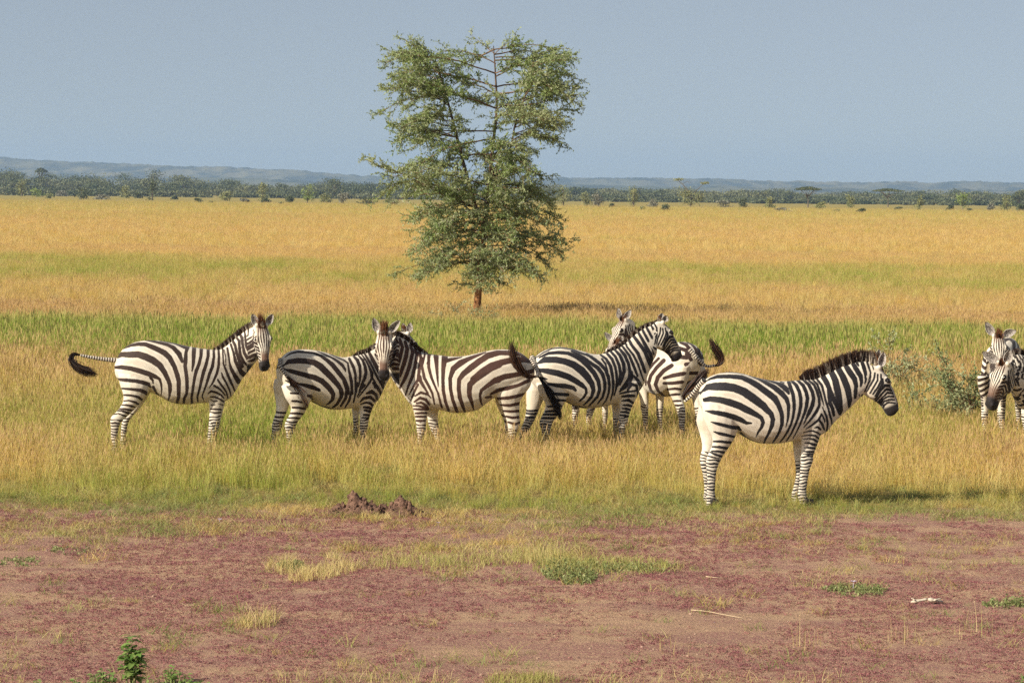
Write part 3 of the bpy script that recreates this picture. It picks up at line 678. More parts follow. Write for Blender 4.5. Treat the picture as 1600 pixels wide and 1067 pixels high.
    br = sstep(hx[:, 0], .29, .37) * (1 - sstep(a, .55, .95)) * sstep(hx[:, 2], -.06, -.02) * hm * (.9 if k in (3, 7, 9, 1) else .35)
    mz = sstep(hx[:, 0] + .10 * (hx[:, 2] + .05) * -1, .395, .435) * hm
    mz = np.maximum(mz, hm * sstep(.013 - np.linalg.norm(hx - np.array([.165, 0, .0]) - np.stack([0 * a, np.sign(hx[:, 1]) * .10, 0 * a], 1), axis=1) * .45, 0, .006))
    if k == 7: br = np.maximum(br, sstep(hx[:, 0], .24, .33) * hm * sstep(hx[:, 2], -.12, -.03) * .8); mz = np.maximum(mz, sstep(hx[:, 0], .37, .43) * hm)
    br = np.maximum(br, .5 * hm * (1 - sstep(hx[:, 0], .05, .14)) * wt)
    # object
    ang = math.atan2(fr.f[1], fr.f[0])
    root = empty('zebra', fr.O, ang, label=B['label'], cat='zebra', group='zebras standing in the grass')
    Mi = np.array(Matrix.Rotation(-ang, 3, 'Z'))
    L = lambda P: (np.asarray(P) - fr.O) @ Mi.T
    LD = lambda P: np.asarray(P) @ Mi.T
    mat = zmat('zebra_coat', B['dark']); hmat = hairmat('zebra_hair', B['dark'])
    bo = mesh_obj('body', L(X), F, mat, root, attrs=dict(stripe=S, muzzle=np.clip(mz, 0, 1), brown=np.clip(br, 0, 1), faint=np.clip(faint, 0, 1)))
    # eyes
    for sd in (-1, 1):
        c = hw2w(.165, sd * .093, .002); bm = bmesh.new(); bmesh.ops.create_uvsphere(bm, u_segments=12, v_segments=8, radius=.019 * hs)
        Ve = np.array([v.co for v in bm.verts]) + L(c); Fc = [tuple(v.index for v in f.verts) for f in bm.faces]; bm.free()
        mesh_obj('eye', Ve, Fc, meye, root)
    # hooves
    for nm, Lg in legs.items():
        c, rx, ry = Lg[-1]; c = np.array(c); rr = []
        for zz, kk in ((.062, .92), (.05, .98), (.02, 1.08), (.003, 1.12)):
            rr.append(ringpts(np.array([c[0], c[1], 0]) + fr.f * (.012 + (.06 - zz) * .35) * sc + fr.z * zz * sc, fr.f * rx * kk, fr.n * ry * kk * 1.05, 14, 2.2))
        hb = MB(); hb.rings(rr); mesh_obj('hoof', L(hb.verts()), hb.F, mhoof, root)
    # ears
    eo = fr.view(B['eo'])
    bases = [hw2w(.0, sd * .062, .01) for sd in (-1, 1)]
    bpx = [proj(b)[0] for b in bases]
    order = sorted((0, 1), key=lambda i: bpx[i])
    for ei, tippx in zip(order, sorted(B['ears'])):
        b = bases[ei]
        tip = fr.Pd(tippx[0], tippx[1], (b - fr.O) @ fr.d + (.01 if k not in (9,) else 0))
        ax = tip - b; ln = np.linalg.norm(ax); ax = ax / ln
        ln = min(ln, .22 * hs)
        op = eo - (eo @ ax) * ax
        out = (b - hw2w(0, 0, 0)); op = unit(unit(op) + .22 * unit(out)); op = unit(op - (op @ ax) * ax); sdv = np.cross(ax, op)
        NV = 15; NU = 11; Vv = []; rim = []; inn = []; tf = []; Fq = []
        for layer in (0, 1):
            for i in range(NV):
                t_ = i / (NV - 1); wd = (.052 if k in (7, 9) else .044) * hs * (math.sin(math.pi * (t_ ** .75) * .93 + .15)) ** .75 if i < NV - 1 else .003
                cup = 1.0 - .35 * t_
                for j in range(NU):
                    a_ = (j / (NU - 1) - .5) * 2 * 1.35
                    rr_ = wd * (1 if layer == 0 else .93)
                    p = b + ax * (t_ * ln) + sdv * rr_ * math.sin(a_) / math.sin(1.35) - op * (math.cos(a_) - math.cos(1.35)) * rr_ * cup + op * (.003 if layer else 0) 
                    Vv.append(p)
                    e_ = abs(j / (NU - 1) - .5) * 2
                    rim.append(1.0 if (e_ > .86 and .1 < t_ < .93) else 0.0); inn.append(float(layer)); tf.append((1.0 if t_ > .9 else 0) if layer == 0 else (0.75 if (.25 < t_ < .78 and e_ < .28 and (i + j) % 3) else (.9 if t_ > .93 else 0)))
        for layer in (0, 1):
            o_ = layer * NV * NU
            for i in range(NV - 1):
                for j in range(NU - 1):
                    a0 = o_ + i * NU + j; q_ = (a0, a0 + 1, a0 + NU + 1, a0 + NU); Fq.append(q_ if layer else q_[::-1])
        h = NV * NU
        for i in range(NV - 1):
            for j in (0, NU - 1):
                a0 = i * NU + j; q_ = (a0, a0 + NU, a0 + NU + h, a0 + h); Fq.append(q_ if j == 0 else q_[::-1])
        for j in range(NU - 1):
            a0 = (NV - 1) * NU + j; Fq.append((a0, a0 + 1, a0 + 1 + h, a0 + h))
        mesh_obj('ear', L(np.array(Vv)), Fq, mear, root, attrs=dict(rim=rim, inner=inn, tuft=tf))
    # mane
    i0 = max(0, (ntor - (2 if 'tmpl' not in B else 1)) * 4 + 1)
    Cr = T[i0:]; Vn = V[i0:] / np.linalg.norm(V[i0:], axis=1)[:, None]; pth = path[i0:] / np.linalg.norm(path[i0:], axis=1)[:, None]; Lc = Lt[i0:]
    if k != 6: pass
    Cr = np.concatenate([Cr, [hw2w(-.02, 0, .0), hw2w(.035, 0, .018)]]); Vn = np.concatenate([Vn, [unit(Vn[-1] + .2 * hn), unit(hn * .8 - hf * .5)]])
    pth = np.concatenate([pth, [pth[-1], hf]]); Lc = np.concatenate([Lc, [Lc[-1], hl]])
    s_ = np.concatenate([[0], np.cumsum(np.linalg.norm(np.diff(Cr, axis=0), axis=1))]); s_ /= s_[-1]
    ns = 3400 if k == 6 else 2600
    t_ = rng.random(ns)
    ip = lambda Aa: np.stack([np.interp(t_, s_, Aa[:, i]) for i in range(3)], 1)
    lat = rng.normal(0, .35, ns)
    rt = ip(Cr) + ip(Lc) * (lat * .018)[:, None] - ip(Vn) * .012
    dr = ip(Vn) + ip(Lc) * (lat * .12 + rng.normal(0, .05, ns))[:, None] + ip(pth) * (rng.normal(-.02, .13, ns) + (-.15 if k == 6 else .02))[:, None]
    dr /= np.linalg.norm(dr, axis=1)[:, None]
    clump = .5 + .5 * np.sin(t_ * 150) * np.sin(t_ * 67 + 1)
    ln_ = 1.12 * B['mane'] * sstep(t_, -.12, .16) * (.75 + .3 * clump * (1 if k == 6 else .5) + rng.normal(0, .09, ns))
    # coat value at the roots
    rl = fr.loc(rt); rl[:, 1] = .02
    if B.get('own') or 'tmpl' in B: sv = np.cos(t_ * 2 * math.pi * 8) * .01
    else:
        qx, qy = proj(fr.wor(rl - np.array([0, 0, .03]))); sv = sdf_poly(np.stack([qx, qy], 1), ST[k]) / ppm
    sv = np.clip(sv, -.02, .02) + rng.normal(0, .0025, ns) + .0015
    tipv = np.stack([0 * t_, 0 * t_, .35 + 0 * t_, .35 + 0 * t_, .95 + 0 * t_, .95 + 0 * t_], 1) * (1 if k in (6, 3, 2, 1, 5, 8) else .9)
    Vh, Fh, Ah = strands(rt, dr, ln_, .0042, dict(stripe=sv, tip=tipv, rnd=rng.random(ns) * (.62 if k != 5 else 1.0)))
    mesh_obj('mane', L(Vh), Fh, hmat, root, smooth=False, attrs=Ah)
    # forelock
    lk = B['lock']; lb = hw2w(.03, 0, .02); lt_ = fr.Pd(lk[0], lk[1], (lb - fr.O) @ fr.d)
    nf_ = 260; ax = lt_ - lb; ll = min(np.linalg.norm(ax), .17); ax = unit(ax)
    rt = lb + (rng.normal(0, 1, (nf_, 1)) * .016) * hl + (rng.normal(0, 1, (nf_, 1)) * .02) * hf - hn * .01
    dr = ax + rng.normal(0, .13, (nf_, 3)); dr /= np.linalg.norm(dr, axis=1)[:, None]
    tp = np.tile(np.array([.5, .5, 1, 1, 1, 1.0]), (nf_, 1))
    Vh, Fh, Ah = strands(rt, dr, ll * rng.uniform(.55, 1.0, nf_), .004, dict(stripe=np.full(nf_, .02), tip=tp, rnd=.62 + .38 * rng.random(nf_)))
    mesh_obj('forelock', L(Vh), Fh, hmat, root, smooth=False, attrs=Ah)
    # tail
    if 'tail' in B:
        nt = len(B['tail'])
        if 'tdep' in B:
            TP = np.array([fr.Pd(x, y, B['tdep'][0] + (B['tdep'][1] - B['tdep'][0]) * i / (nt - 1)) for i, (x, y) in enumerate(B['tail'])])
            TT = np.array([fr.Pd(x, y, B['tdep'][1]) for x, y in B['tuft']])
        else:
            w0, w1 = B['tw']
            TP = np.array([fr.P(x, y, w0 + (w1 - w0) * i / (nt - 1)) for i, (x, y) in enumerate(B['tail'])])
            TT = np.array([fr.P(x, y, w1 + .02 * i / 4) for i, (x, y) in enumerate(B['tuft'])])
    else:
        rear = (sec[0][0] * .7 + sec[0][1] * .3) - fr.f * .03
        TP = np.array([rear + np.array([0, 0, -.0]), rear - fr.f * .06 - fr.z * .10, rear - fr.f * .07 - fr.z * .22, rear - fr.f * .06 - fr.z * .34])
        TT = np.array([TP[-1] + fr.z * .03] + [TP[-1] - fr.z * q * (.35 if k in (8, 9) else 1) - fr.f * .01 for q in (.08, .18, .28, .38)])
    # start inside the rump
    TP = np.concatenate([[TP[0] - unit(TP[1] - TP[0]) * .05], TP])
    Tc = catmull(TP, 7); rs = []; sv = []
    acc = np.concatenate([[0], np.cumsum(np.linalg.norm(np.diff(Tc, axis=0), axis=1))])
    # resample finely for the rings of colour
    q = np.linspace(0, acc[-1], 60); Tc = np.stack([np.interp(q, acc, Tc[:, i]) for i in range(3)], 1); pt = np.gradient(Tc, axis=0)
    for i in range(60):
        ax = unit(pt[i]); s1 = unit(np.cross(ax, fr.d if abs(ax @ fr.d) < .9 else fr.r)); s2 = np.cross(ax, s1); r_ = (.030 - .015 * i / 59) * sc
        rs.append(ringpts(Tc[i], s1 * r_, s2 * r_, 10, 2)); sv += [math.cos(q[i] / .03 * 2 * math.pi) * .008] * 10
    hb = MB(); hb.rings(rs); sv += [0, 0]
    tl = mesh_obj('tail', L(hb.verts()), hb.F, mat, root, attrs=dict(stripe=sv, muzzle=[0] * len(sv), brown=[0] * len(sv), faint=[.15] * len(sv)))
    Tc = catmull(TT, 8); acc = np.concatenate([[0], np.cumsum(np.linalg.norm(np.diff(Tc, axis=0), axis=1))]); acc /= acc[-1]
    nh_ = 300; Vs = []; Fs = []; rnd = rng.random(nh_); m_ = 9
    spread = .056
    prof = lambda u: (np.sin(np.clip(u, 0, 1) * math.pi * .80 + .35)) ** .8
    for h in range(nh_):
        st0 = rng.random() * .45; en = min(1.0, st0 + rng.uniform(.45, .75)); off = rng.normal(0, 1, 3) * spread * .55
        uu = np.linspace(st0, en, m_); pp = np.stack([np.interp(uu, acc, Tc[:, i]) for i in range(3)], 1) + off * (prof(uu) * (.3 + .7 * sstep(uu, st0, en)))[:, None]
        tg = np.gradient(pp, axis=0); sd = np.cross(tg, rng.normal(size=3)); sd /= np.linalg.norm(sd, axis=1)[:, None] + 1e-9
        wd = (.0034 * (1 - sstep(uu, (st0 + en) / 2, en + .02)) + .0006)[:, None]
        b0 = len(Vs) * 2 * m_
        Vs.append(np.stack([pp - sd * wd, pp + sd * wd], 1).reshape(-1, 3))
        for i in range(m_ - 1): Fs.append((b0 + 2 * i, b0 + 2 * i + 1, b0 + 2 * i + 3, b0 + 2 * i + 2))
    nv = nh_ * 2 * m_
    brn = 1.0 if k in (2,) else (.35 if k in (3, 5, 6) else 0.0)
    mesh_obj('tail_tuft', L(np.concatenate(Vs)), np.array(Fs), hmat, tl, smooth=False,
             attrs=dict(stripe=np.full(nv, .02), tip=np.full(nv, .75 * brn), rnd=np.repeat(rnd, 2 * m_) * (1 if brn else .25)))
    return root
SKYZ0, SKYPOW, SKYSAT, SKYHUE, SKYSTR, EXPO = .075, .75, .54, .496, .074, 0.58
HAZE, HAZECOL = .95e-4, (.45, .65, .98)
# ------------------------------------------------------------------ light
w = bpy.data.worlds.new('World'); scene.world = w; w.use_nodes = True
sun = bpy.data.lights.new('sun', 'SUN'); so = bpy.data.objects.new('sun', sun); COL.objects.link(so)
so.location = (0, -20, 60)
SD = unit([-.80, -.52, math.tan(R(32)) * math.hypot(.80, .52)])     # towards the sun
so.rotation_euler = Vector(-SD).to_track_quat('-Z', 'Y').to_euler()
sun.energy = 4.6; sun.angle = R(.5); sun.color = (1, .93, .80)
nt = w.node_tree; nt.nodes.clear()
sky = nt.nodes.new('ShaderNodeTexSky'); sky.sky_type = 'NISHITA'; sky.sun_disc = False
sky.sun_elevation = math.asin(SD[2]); sky.sun_rotation = math.atan2(SD[0], SD[1])
sky.dust_density = 1.6; sky.ozone_density = 2.2; sky.air_density = 1.0
# a hazy tropical sky: the low sky keeps the blue-grey of the air higher up
tc = nt.nodes.new('ShaderNodeTexCoord'); sx = nt.nodes.new('ShaderNodeSeparateXYZ'); cx = nt.nodes.new('ShaderNodeCombineXYZ')
nt.links.new(tc.outputs['Generated'], sx.inputs[0])
ma = nt.nodes.new('ShaderNodeMapRange'); ma.inputs[1].default_value = 0; ma.inputs[2].default_value = 1; ma.inputs[3].default_value = SKYZ0; ma.inputs[4].default_value = 1.0
m2 = nt.nodes.new('ShaderNodeMath'); m2.operation = 'POWER'; m2.inputs[1].default_value = SKYPOW
m3 = nt.nodes.new('ShaderNodeMath'); m3.operation = 'MAXIMUM'; m3.inputs[1].default_value = 0.0
nt.links.new(sx.outputs[2], m3.inputs[0]); nt.links.new(m3.outputs[0], m2.inputs[0]); nt.links.new(m2.outputs[0], ma.inputs[0])
nt.links.new(sx.outputs[0], cx.inputs[0]); nt.links.new(sx.outputs[1], cx.inputs[1]); nt.links.new(ma.outputs[0], cx.inputs[2])
nt.links.new(cx.outputs[0], sky.inputs[0])
hsv = nt.nodes.new('ShaderNodeHueSaturation'); hsv.inputs['Saturation'].default_value = SKYSAT; hsv.inputs['Hue'].default_value = SKYHUE
nt.links.new(sky.outputs[0], hsv.inputs['Color'])
bg = nt.nodes.new('ShaderNodeBackground'); bg.inputs[1].default_value = SKYSTR
wo = nt.nodes.new('ShaderNodeOutputWorld'); nt.links.new(hsv.outputs[0], bg.inputs[0]); nt.links.new(bg.outputs[0], wo.inputs[0])
scene.view_settings.view_transform = 'Standard'; scene.view_settings.look = 'None'; scene.view_settings.exposure = EXPO
scene.cycles.volume_bounces = 1; scene.cycles.max_bounces = 8; scene.cycles.transparent_max_bounces = 8

# ------------------------------------------------------------------ noise fields on the plain
def vnoise(x, y, seed=0):
    x = np.asarray(x, float); y = np.asarray(y, float)
    xi = np.floor(x).astype(int); yi = np.floor(y).astype(int); fx = x - xi; fy = y - yi
    fx = fx * fx * (3 - 2 * fx); fy = fy * fy * (3 - 2 * fy)
    def h(a, b):
        n = (a * 374761393 + b * 668265263 + seed * 144665) & 0x7fffffff
        n = ((n ^ (n >> 13)) * 1274126177) & 0x7fffffff
        return ((n ^ (n >> 16)) & 0xffff) / 65535.0
    return (h(xi, yi) * (1 - fx) + h(xi + 1, yi) * fx) * (1 - fy) + (h(xi, yi + 1) * (1 - fx) + h(xi + 1, yi + 1) * fx) * fy
def fbm(x, y, s=0, o=3):
    return sum(vnoise(x * 2 ** i, y * 2 ** i, s + i * 17) * .5 ** i for i in range(o)) / sum(.5 ** i for i in range(o))
def edge_d(x):                      # where the bare soil ends and the tall grass begins
    return 31.6 + .9 * (fbm(x * .7 + 9, x * 0, 3) - .5) * 2 - .5 * sstep(-x, 2.4, 4.2) + .25 * np.sin(x * 1.7)
gx = lambda px, d: (px - 800) / FPX * d

# ------------------------------------------------------------------ ground, one sheet
xs = np.unique(np.concatenate([np.linspace(-9, 9, 110), np.sign(np.linspace(-1, 1, 61)) * 9 + np.sign(np.linspace(-1, 1, 61)) * np.abs(np.linspace(-1, 1, 61)) ** 3 * 6000]))
ys = np.unique(np.concatenate([np.linspace(-30, 14, 12), np.linspace(15, 42, 180), 42 + (np.linspace(0, 1, 70) ** 3) * 13000]))
GX, GY = np.meshgrid(xs, ys)
bumpy = ((fbm(GX * 2.2, GY * 2.2, 5, 4) - .5) * .05 + (fbm(GX * .5, GY * .5, 8) - .5) * .05) * sstep(GY, 12, 18) * (1 - sstep(GY, 40, 60)) * (1 - sstep(np.abs(GX), 8, 12))
GZ = bumpy - .0
V = np.stack([GX, GY, GZ], -1).reshape(-1, 3); nx, ny = len(xs), len(ys)
ii = (np.arange(ny - 1)[:, None] * nx + np.arange(nx - 1)[None]).ravel()
F = np.stack([ii, ii + 1, ii + nx + 1, ii + nx], 1)
bare = 1 - sstep(GY + .5 * (fbm(GX * 3, GY * 3, 31) - .5), edge_d(GX) - .7, edge_d(GX) + .4)
m, t = newmat('soil_and_plain')
vec = t.mapping((1, 1, 1)); geo = t.attr('bare').outputs['Fac']
n1 = t.noise(9, 6, .65, vec); n2 = t.noise(1.0, 5, .6, t.mapping((.55, 1.3, 1))); n3 = t.noise(45, 5, .7, vec); n4 = t.noise(.35, 2, .5, vec)
soil = t.mix(t.maprange(n3, .32, .68), (.34, .20, .115), (.60, .395, .245))
soil = t.mix(t.maprange(n2, .35, .7), soil, (.64, .43, .265))
herb = t.mix(t.maprange(n3, .35, .65), (.13, .038, .055), (.33, .135, .13))
mat_ = t.math('ADD', t.math('MULTIPLY', t.maprange(n1, .42, .60), .30), t.maprange(n2, .42, .56), True)
mat_ = t.math('MULTIPLY', mat_, t.maprange(n3, .38, .52))
soil = t.mix(t.math('MULTIPLY', mat_, .8), soil, herb)
# dry grass plain beyond
vf = t.mapping((.02, .006, 1)); vm = t.mapping((.35, .08, 1)); vff = t.mapping((3, .6, 1))
p1 = t.noise(1, 4, .6, vf); p2 = t.noise(1, 5, .65, vm); p3 = t.noise(1, 4, .7, vff)
plain = t.mix(t.maprange(p1, .35, .65), (.56, .36, .12), (.52, .37, .12))
plain = t.mix(t.maprange(p2, .40, .70), plain, (.46, .37, .11))
plain = t.mix(t.math('MULTIPLY', t.maprange(p3, .35, .75), .5), plain, (.42, .27, .09))
sx_ = t.n('ShaderNodeSeparateXYZ'); tc_ = t.n('ShaderNodeTexCoord'); t.nt.links.new(tc_.outputs['Object'], sx_.inputs[0])
dist = sx_.outputs[1]
underg = t.mix(t.maprange(n1, .4, .6), (.20, .145, .05), (.33, .23, .085))
plain = t.mix(t.maprange(dist, 60, 160), underg, plain)
plain = t.mix(t.maprange(dist, 480, 900, 0, .8), plain, (.27, .22, .06))
col = t.mix(geo, plain, soil)
t.bsdf(col, .93, .12, bump=t.math('ADD', t.math('MULTIPLY', n1, .6), n3), bdist=.04, bstr=.9)
g = mesh_obj('ground', V, F, m, attrs=dict(bare=bare.ravel())); tag(g, kind='structure')
def gz(x, y):
    return (((fbm(x * 2.2, y * 2.2, 5, 4) - .5) * .05 + (fbm(x * .5, y * .5, 8) - .5) * .05) * sstep(y, 12, 18) * (1 - sstep(y, 40, 60)) * (1 - sstep(np.abs(x), 8, 12)))

# ------------------------------------------------------------------ geometry-node scatter for uncountable cover
def hidden_sources(objs, name):
    c = bpy.data.collections.new(name)
    for o in objs:
        COL.objects.unlink(o); c.objects.link(o)
    return c
def scatter(name, P, rot, scl, idx, srcs, tint, label):
    n = len(P); me = bpy.data.meshes.new(name); me.vertices.add(n); me.vertices.foreach_set('co', np.asarray(P, np.float32).ravel())
    for nm, val, ty in (('rz', rot, 'FLOAT'), ('sc', scl, 'FLOAT'), ('tint', tint, 'FLOAT'), ('rn', rng.random(n), 'FLOAT')):
        a = me.attributes.new(nm, ty, 'POINT'); a.data.foreach_set('value', np.asarray(val, np.float32))
    a = me.attributes.new('ix', 'INT', 'POINT'); a.data.foreach_set('value', np.asarray(idx, np.int32))
    o = bpy.data.objects.new(name, me); COL.objects.link(o)
    ng = bpy.data.node_groups.new(name, 'GeometryNodeTree')
    ng.interface.new_socket('Geometry', in_out='INPUT', socket_type='NodeSocketGeometry'); ng.interface.new_socket('Geometry', in_out='OUTPUT', socket_type='NodeSocketGeometry')
    N = ng.nodes; L = ng.links
    gi = N.new('NodeGroupInput'); go = N.new('NodeGroupOutput'); m2p = N.new('GeometryNodeMeshToPoints'); iop = N.new('GeometryNodeInstanceOnPoints')
    ci = N.new('GeometryNodeCollectionInfo'); ci.inputs['Collection'].default_value = srcs; ci.inputs['Separate Children'].default_value = True; ci.inputs['Reset Children'].default_value = True
    def at(nm, ty):
        q = N.new('GeometryNodeInputNamedAttribute'); q.data_type = ty; q.inputs[0].default_value = nm; return q.outputs[0]
    cb = N.new('ShaderNodeCombineXYZ'); L.new(at('rz', 'FLOAT'), cb.inputs[2])
    L.new(gi.outputs[0], m2p.inputs[0]); L.new(m2p.outputs[0], iop.inputs['Points']); L.new(ci.outputs[0], iop.inputs['Instance'])
    iop.inputs['Pick Instance'].default_value = True
    L.new(at('ix', 'INT'), iop.inputs['Instance Index']); L.new(cb.outputs[0], iop.inputs['Rotation']); L.new(at('sc', 'FLOAT'), iop.inputs['Scale'])
    L.new(iop.outputs[0], go.inputs[0])
    md = o.modifiers.new('scatter', 'NODES'); md.node_group = ng
    tag(o, label=label[0], cat=label[1], kind='stuff'); return o

def grassmat(name, head=(.50, .32, .15), GRN=((.21, .32, .035), (.40, .47, .075))):
    m, t = newmat(name)
    ti = t.attr('tint', 'INSTANCER').outputs['Fac']; rn = t.attr('rn', 'INSTANCER').outputs['Fac']
    bl = t.attr('blade').outputs['Fac']; hd = t.attr('head').outputs['Fac']; hg = t.attr('hgt').outputs['Fac']
    dry = t.mix(bl, (.72, .495, .165), (.90, .71, .36)); dry = t.mix(rn, dry, (.69, .44, .12))
    grn = t.mix(bl, *GRN); grn = t.mix(rn, grn, GRN[0])
    c = t.mix(t.math('ADD', ti, t.math('MULTIPLY', t.math('SUBTRACT', bl, .5), .55), True), dry, grn)
    c = t.mix(t.math('MULTIPLY', hd, t.math('SUBTRACT', 1.0, t.math('MULTIPLY', ti, .55))), c, head)
    t.bsdf(c, .6, .25, trans=.38); return m
mgrass = grassmat('grass_blades')
def make_tuft(name, nb, hgt, rad, lean=.28, heads=.4, wid=.0027, mat=None, curve=.5):
    V = []; F = []; A = dict(blade=[], head=[], hgt=[])
    for i in range(nb):
        a = rng.random() * 6.283; r0 = rad * math.sqrt(rng.random()); b = rng.random(); h = hgt * (.45 + .6 * rng.random() ** .8)
        base = np.array([r0 * math.cos(a), r0 * math.sin(a), -.03]); la = rng.random() * 6.283; ld = np.array([math.cos(la), math.sin(la), 0]) * lean * (.2 + rng.random())
        sa = rng.random() * 3.1416; sd = np.array([math.cos(sa), math.sin(sa), 0]); hd_ = rng.random() < heads; k0 = len(V); ns = 3
        for j in range(ns + 1):
            u = j / ns; p = base + np.array([0, 0, h * u * (1 - .18 * curve * u)]) + ld * h * (u ** 1.8) + (np.array([0, 0, -.05 * h * u ** 4]) * curve)
            wd = wid * (1 - .8 * u) * (.7 + .6 * b)
            if hd_ and j == ns: wd = wid * .4
            V += [p - sd * wd, p + sd * wd]; A['blade'] += [b, b]; A['hgt'] += [u, u]; A['head'] += [0, 0]
        for j in range(ns): F.append((k0 + 2 * j, k0 + 2 * j + 1, k0 + 2 * j + 3, k0 + 2 * j + 2))
        if hd_:
            p = np.array(V[-1]); k1 = len(V); up = np.array([ld[0] * .9, ld[1] * .9, 1.0]); up /= np.linalg.norm(up); L_ = h * .16; wd = wid * 1.5
            for q, ww in ((0, .3), (.45, 1.0), (1, .2)):
                pp = p + up * L_ * q; V += [pp - sd * wd * ww, pp + sd * wd * ww]; A['blade'] += [b, b]; A['hgt'] += [1, 1]; A['head'] += [1, 1]
            F += [(k1, k1 + 1, k1 + 3, k1 + 2), (k1 + 2, k1 + 3, k1 + 5, k1 + 4)]
    return mesh_obj(name, V, F, mat or mgrass, smooth=False, attrs=A)

def tint_field(x, d):
    """how green the grass is, by distance (m) and patchiness"""
    T = np.interp(d, [30, 31.5, 33, 34, 36.5, 38, 41, 45, 48, 53, 56, 62, 68, 72, 76, 92, 100, 112, 130, 145, 160, 250, 330, 420, 700],
                     [.80, .70, .42, .20, .12, .30, .42, .38, .20, .30, .88, 1.0, 1.0, .35, .08, .02, .18, .50, .58, .26, .05, .06, .20, .32, .42])
    ptch = fbm(x * .32, d * .13, 41) - .5
    ptch2 = fbm(x * 1.5, d * .6, 43) - .5
    amp = np.interp(d, [30, 45, 56, 70, 150, 700], [1.0, .9, .75, .7, .8, .4])
    left = np.interp(d, [33, 36, 44, 50], [0, .10, .16, 0]) * (1 - sstep(x / d, -.10, .06))
    return np.clip(T + ptch * amp + ptch2 * .35 + left, 0, 1)
def rndband(d0, d1, dens, margin=4.0, kx=.185):
    A = kx * (d1 * d1 - d0 * d0) + 2 * margin * (d1 - d0); n = int(A * dens)
    dd = np.sqrt(rng.random(n) * (d1 ** 2 - d0 ** 2) + d0 ** 2); x = rng.uniform(-1, 1, n) * (kx * dd + margin); return x, dd
NS = 7
srcs = [make_tuft('tuft', 60, .40, .18, .42, .5) for _ in range(NS)]                     # tall dry grass
srcs += [make_tuft('tuft', 54, .42, .18, .30, .25, .0038) for _ in range(NS)]             # greener, lusher
cs = hidden_sources(srcs, 'grass_sources')
P = []; S_ = []; I_ = []; T_ = []
for d0, d1, dens, sc in ((29.5, 46, 21, 1.0), (46, 80, 20, 1.05), (80, 170, 4.6, 1.5), (170, 420, .85, 2.2), (420, 800, .16, 3.0)):
    x, d = rndband(d0, d1, dens)
    e = edge_d(x)
    keep = d > e + rng.normal(0, .28, len(d)) - .25 * (fbm(x * 2, d * 2, 77) > .55)
    x, d = x[keep], d[keep]; e = e[keep]
    ti = tint_field(x, d)
    H = np.interp(d, [30, 36, 44, 50, 60, 72, 100, 400], [.86, .88, .92, 1.05, 1.25, .82, .95, .9]) / (1 if sc < 1.4 else 1)
    H = H * (.30 + .70 * sstep(d - e, .0, 3.2)) * (.60 + .72 * fbm(x * 1.1, d * .7, 61))
    P.append(np.stack([x, d, gz(x, d) - .0], 1)); S_.append(H * rng.uniform(.75, 1.2, len(x)) * (sc * 1.12 if sc < 1.3 and sc > 1 else (1 if sc == 1 else sc * .62))); T_.append(ti)
    I_.append(rng.integers(0, NS, len(x)) + NS * (rng.random(len(x)) < ti))
P = np.concatenate(P); S_ = np.concatenate(S_); I_ = np.concatenate(I_); T_ = np.concatenate(T_)
scatter('savanna_grass', P, rng.random(len(P)) * 6.28, S_, I_, cs, T_, ('tall golden and green savanna grass round and beyond the zebras', 'grass'))
print('grass instances', len(P))
# short green verge and sparse weeds on the bare soil
mshort = grassmat('verge_grass', (.33, .25, .12), ((.17, .24, .055), (.34, .38, .13)))
src2 = [make_tuft('short_tuft', 26, .11, .09, .9, .12, .0024, mshort, 1.0) for _ in range(5)]
cs2 = hidden_sources(src2, 'verge_sources')
x, d = rndband(19, 36, 75, 2.0); e = edge_d(x)
f = fbm(x * 1.1 + 3, d * .9, 91, 4); f2 = fbm(x * .35, d * .5, 95, 3)
pr = np.clip(1.25 * (1 - np.where(d > e, (d - e) / 4.5, (e - d) / 1.3)), 0, 1) * .95 + (sstep(f, .52, .66) * .55 * sstep(d, 25.5, 30)) + sstep(f, .66, .76) * .28 + .045 + .62 * sstep(d, 26.6, 29.6) * sstep(f2 * .5 + f * .5, .40, .58)
pr = pr + .5 * np.exp(-((d - 19.6) / .35) ** 2) * sstep(f, .40, .55)
k_ = rng.random(len(x)) < pr * .85
x, d, f = x[k_], d[k_], f[k_]
scatter('verge_grass', np.stack([x, d, gz(x, d)], 1), rng.random(len(x)) * 6.28, rng.uniform(.45, 1.5, len(x)) * (.65 + .7 * f), rng.integers(0, 5, len(x)), cs2,
        np.clip(.50 + 1.3 * (fbm(x * .9, d * .9, 98) - .35) + rng.normal(0, .15, len(x)), 0, 1), ('short green and straw-coloured tufts along the edge of the bare soil', 'grass'))
# low reddish-purple herb mat
mh, t = newmat('purple_herb'); rn = t.attr('rn', 'INSTANCER').outputs['Fac']; bl = t.attr('blade').outputs['Fac']
t.bsdf(t.mix(rn, t.mix(bl, (.11, .028, .048), (.27, .085, .10)), (.38, .18, .15)), .7, .2, trans=.15)
def make_sprig(n_, r_, h_):
    V = []; F = []; A = dict(blade=[])
    for i in range(n_):
        a = rng.random() * 6.283; q = r_ * math.sqrt(rng.random()); c = np.array([q * math.cos(a), q * math.sin(a), h_ * rng.random() * (1 - .5 * q / r_)])
        u = unit(rng.normal(size=3) * [1, 1, .5]); v = unit(np.cross(u, rng.normal(size=3))); s1 = rng.uniform(.003, .0065); k0 = len(V); b = rng.random()
        V += [c - u * s1, c + v * s1 * .5, c + u * s1, c - v * s1 * .5]; A['blade'] += [b] * 4; F.append((k0, k0 + 1, k0 + 2, k0 + 3))
    return mesh_obj('sprig', V, F, mh, smooth=False, attrs=A)
cs3 = hidden_sources([make_sprig(20, .030, .018) for _ in range(5)], 'herb_sources')
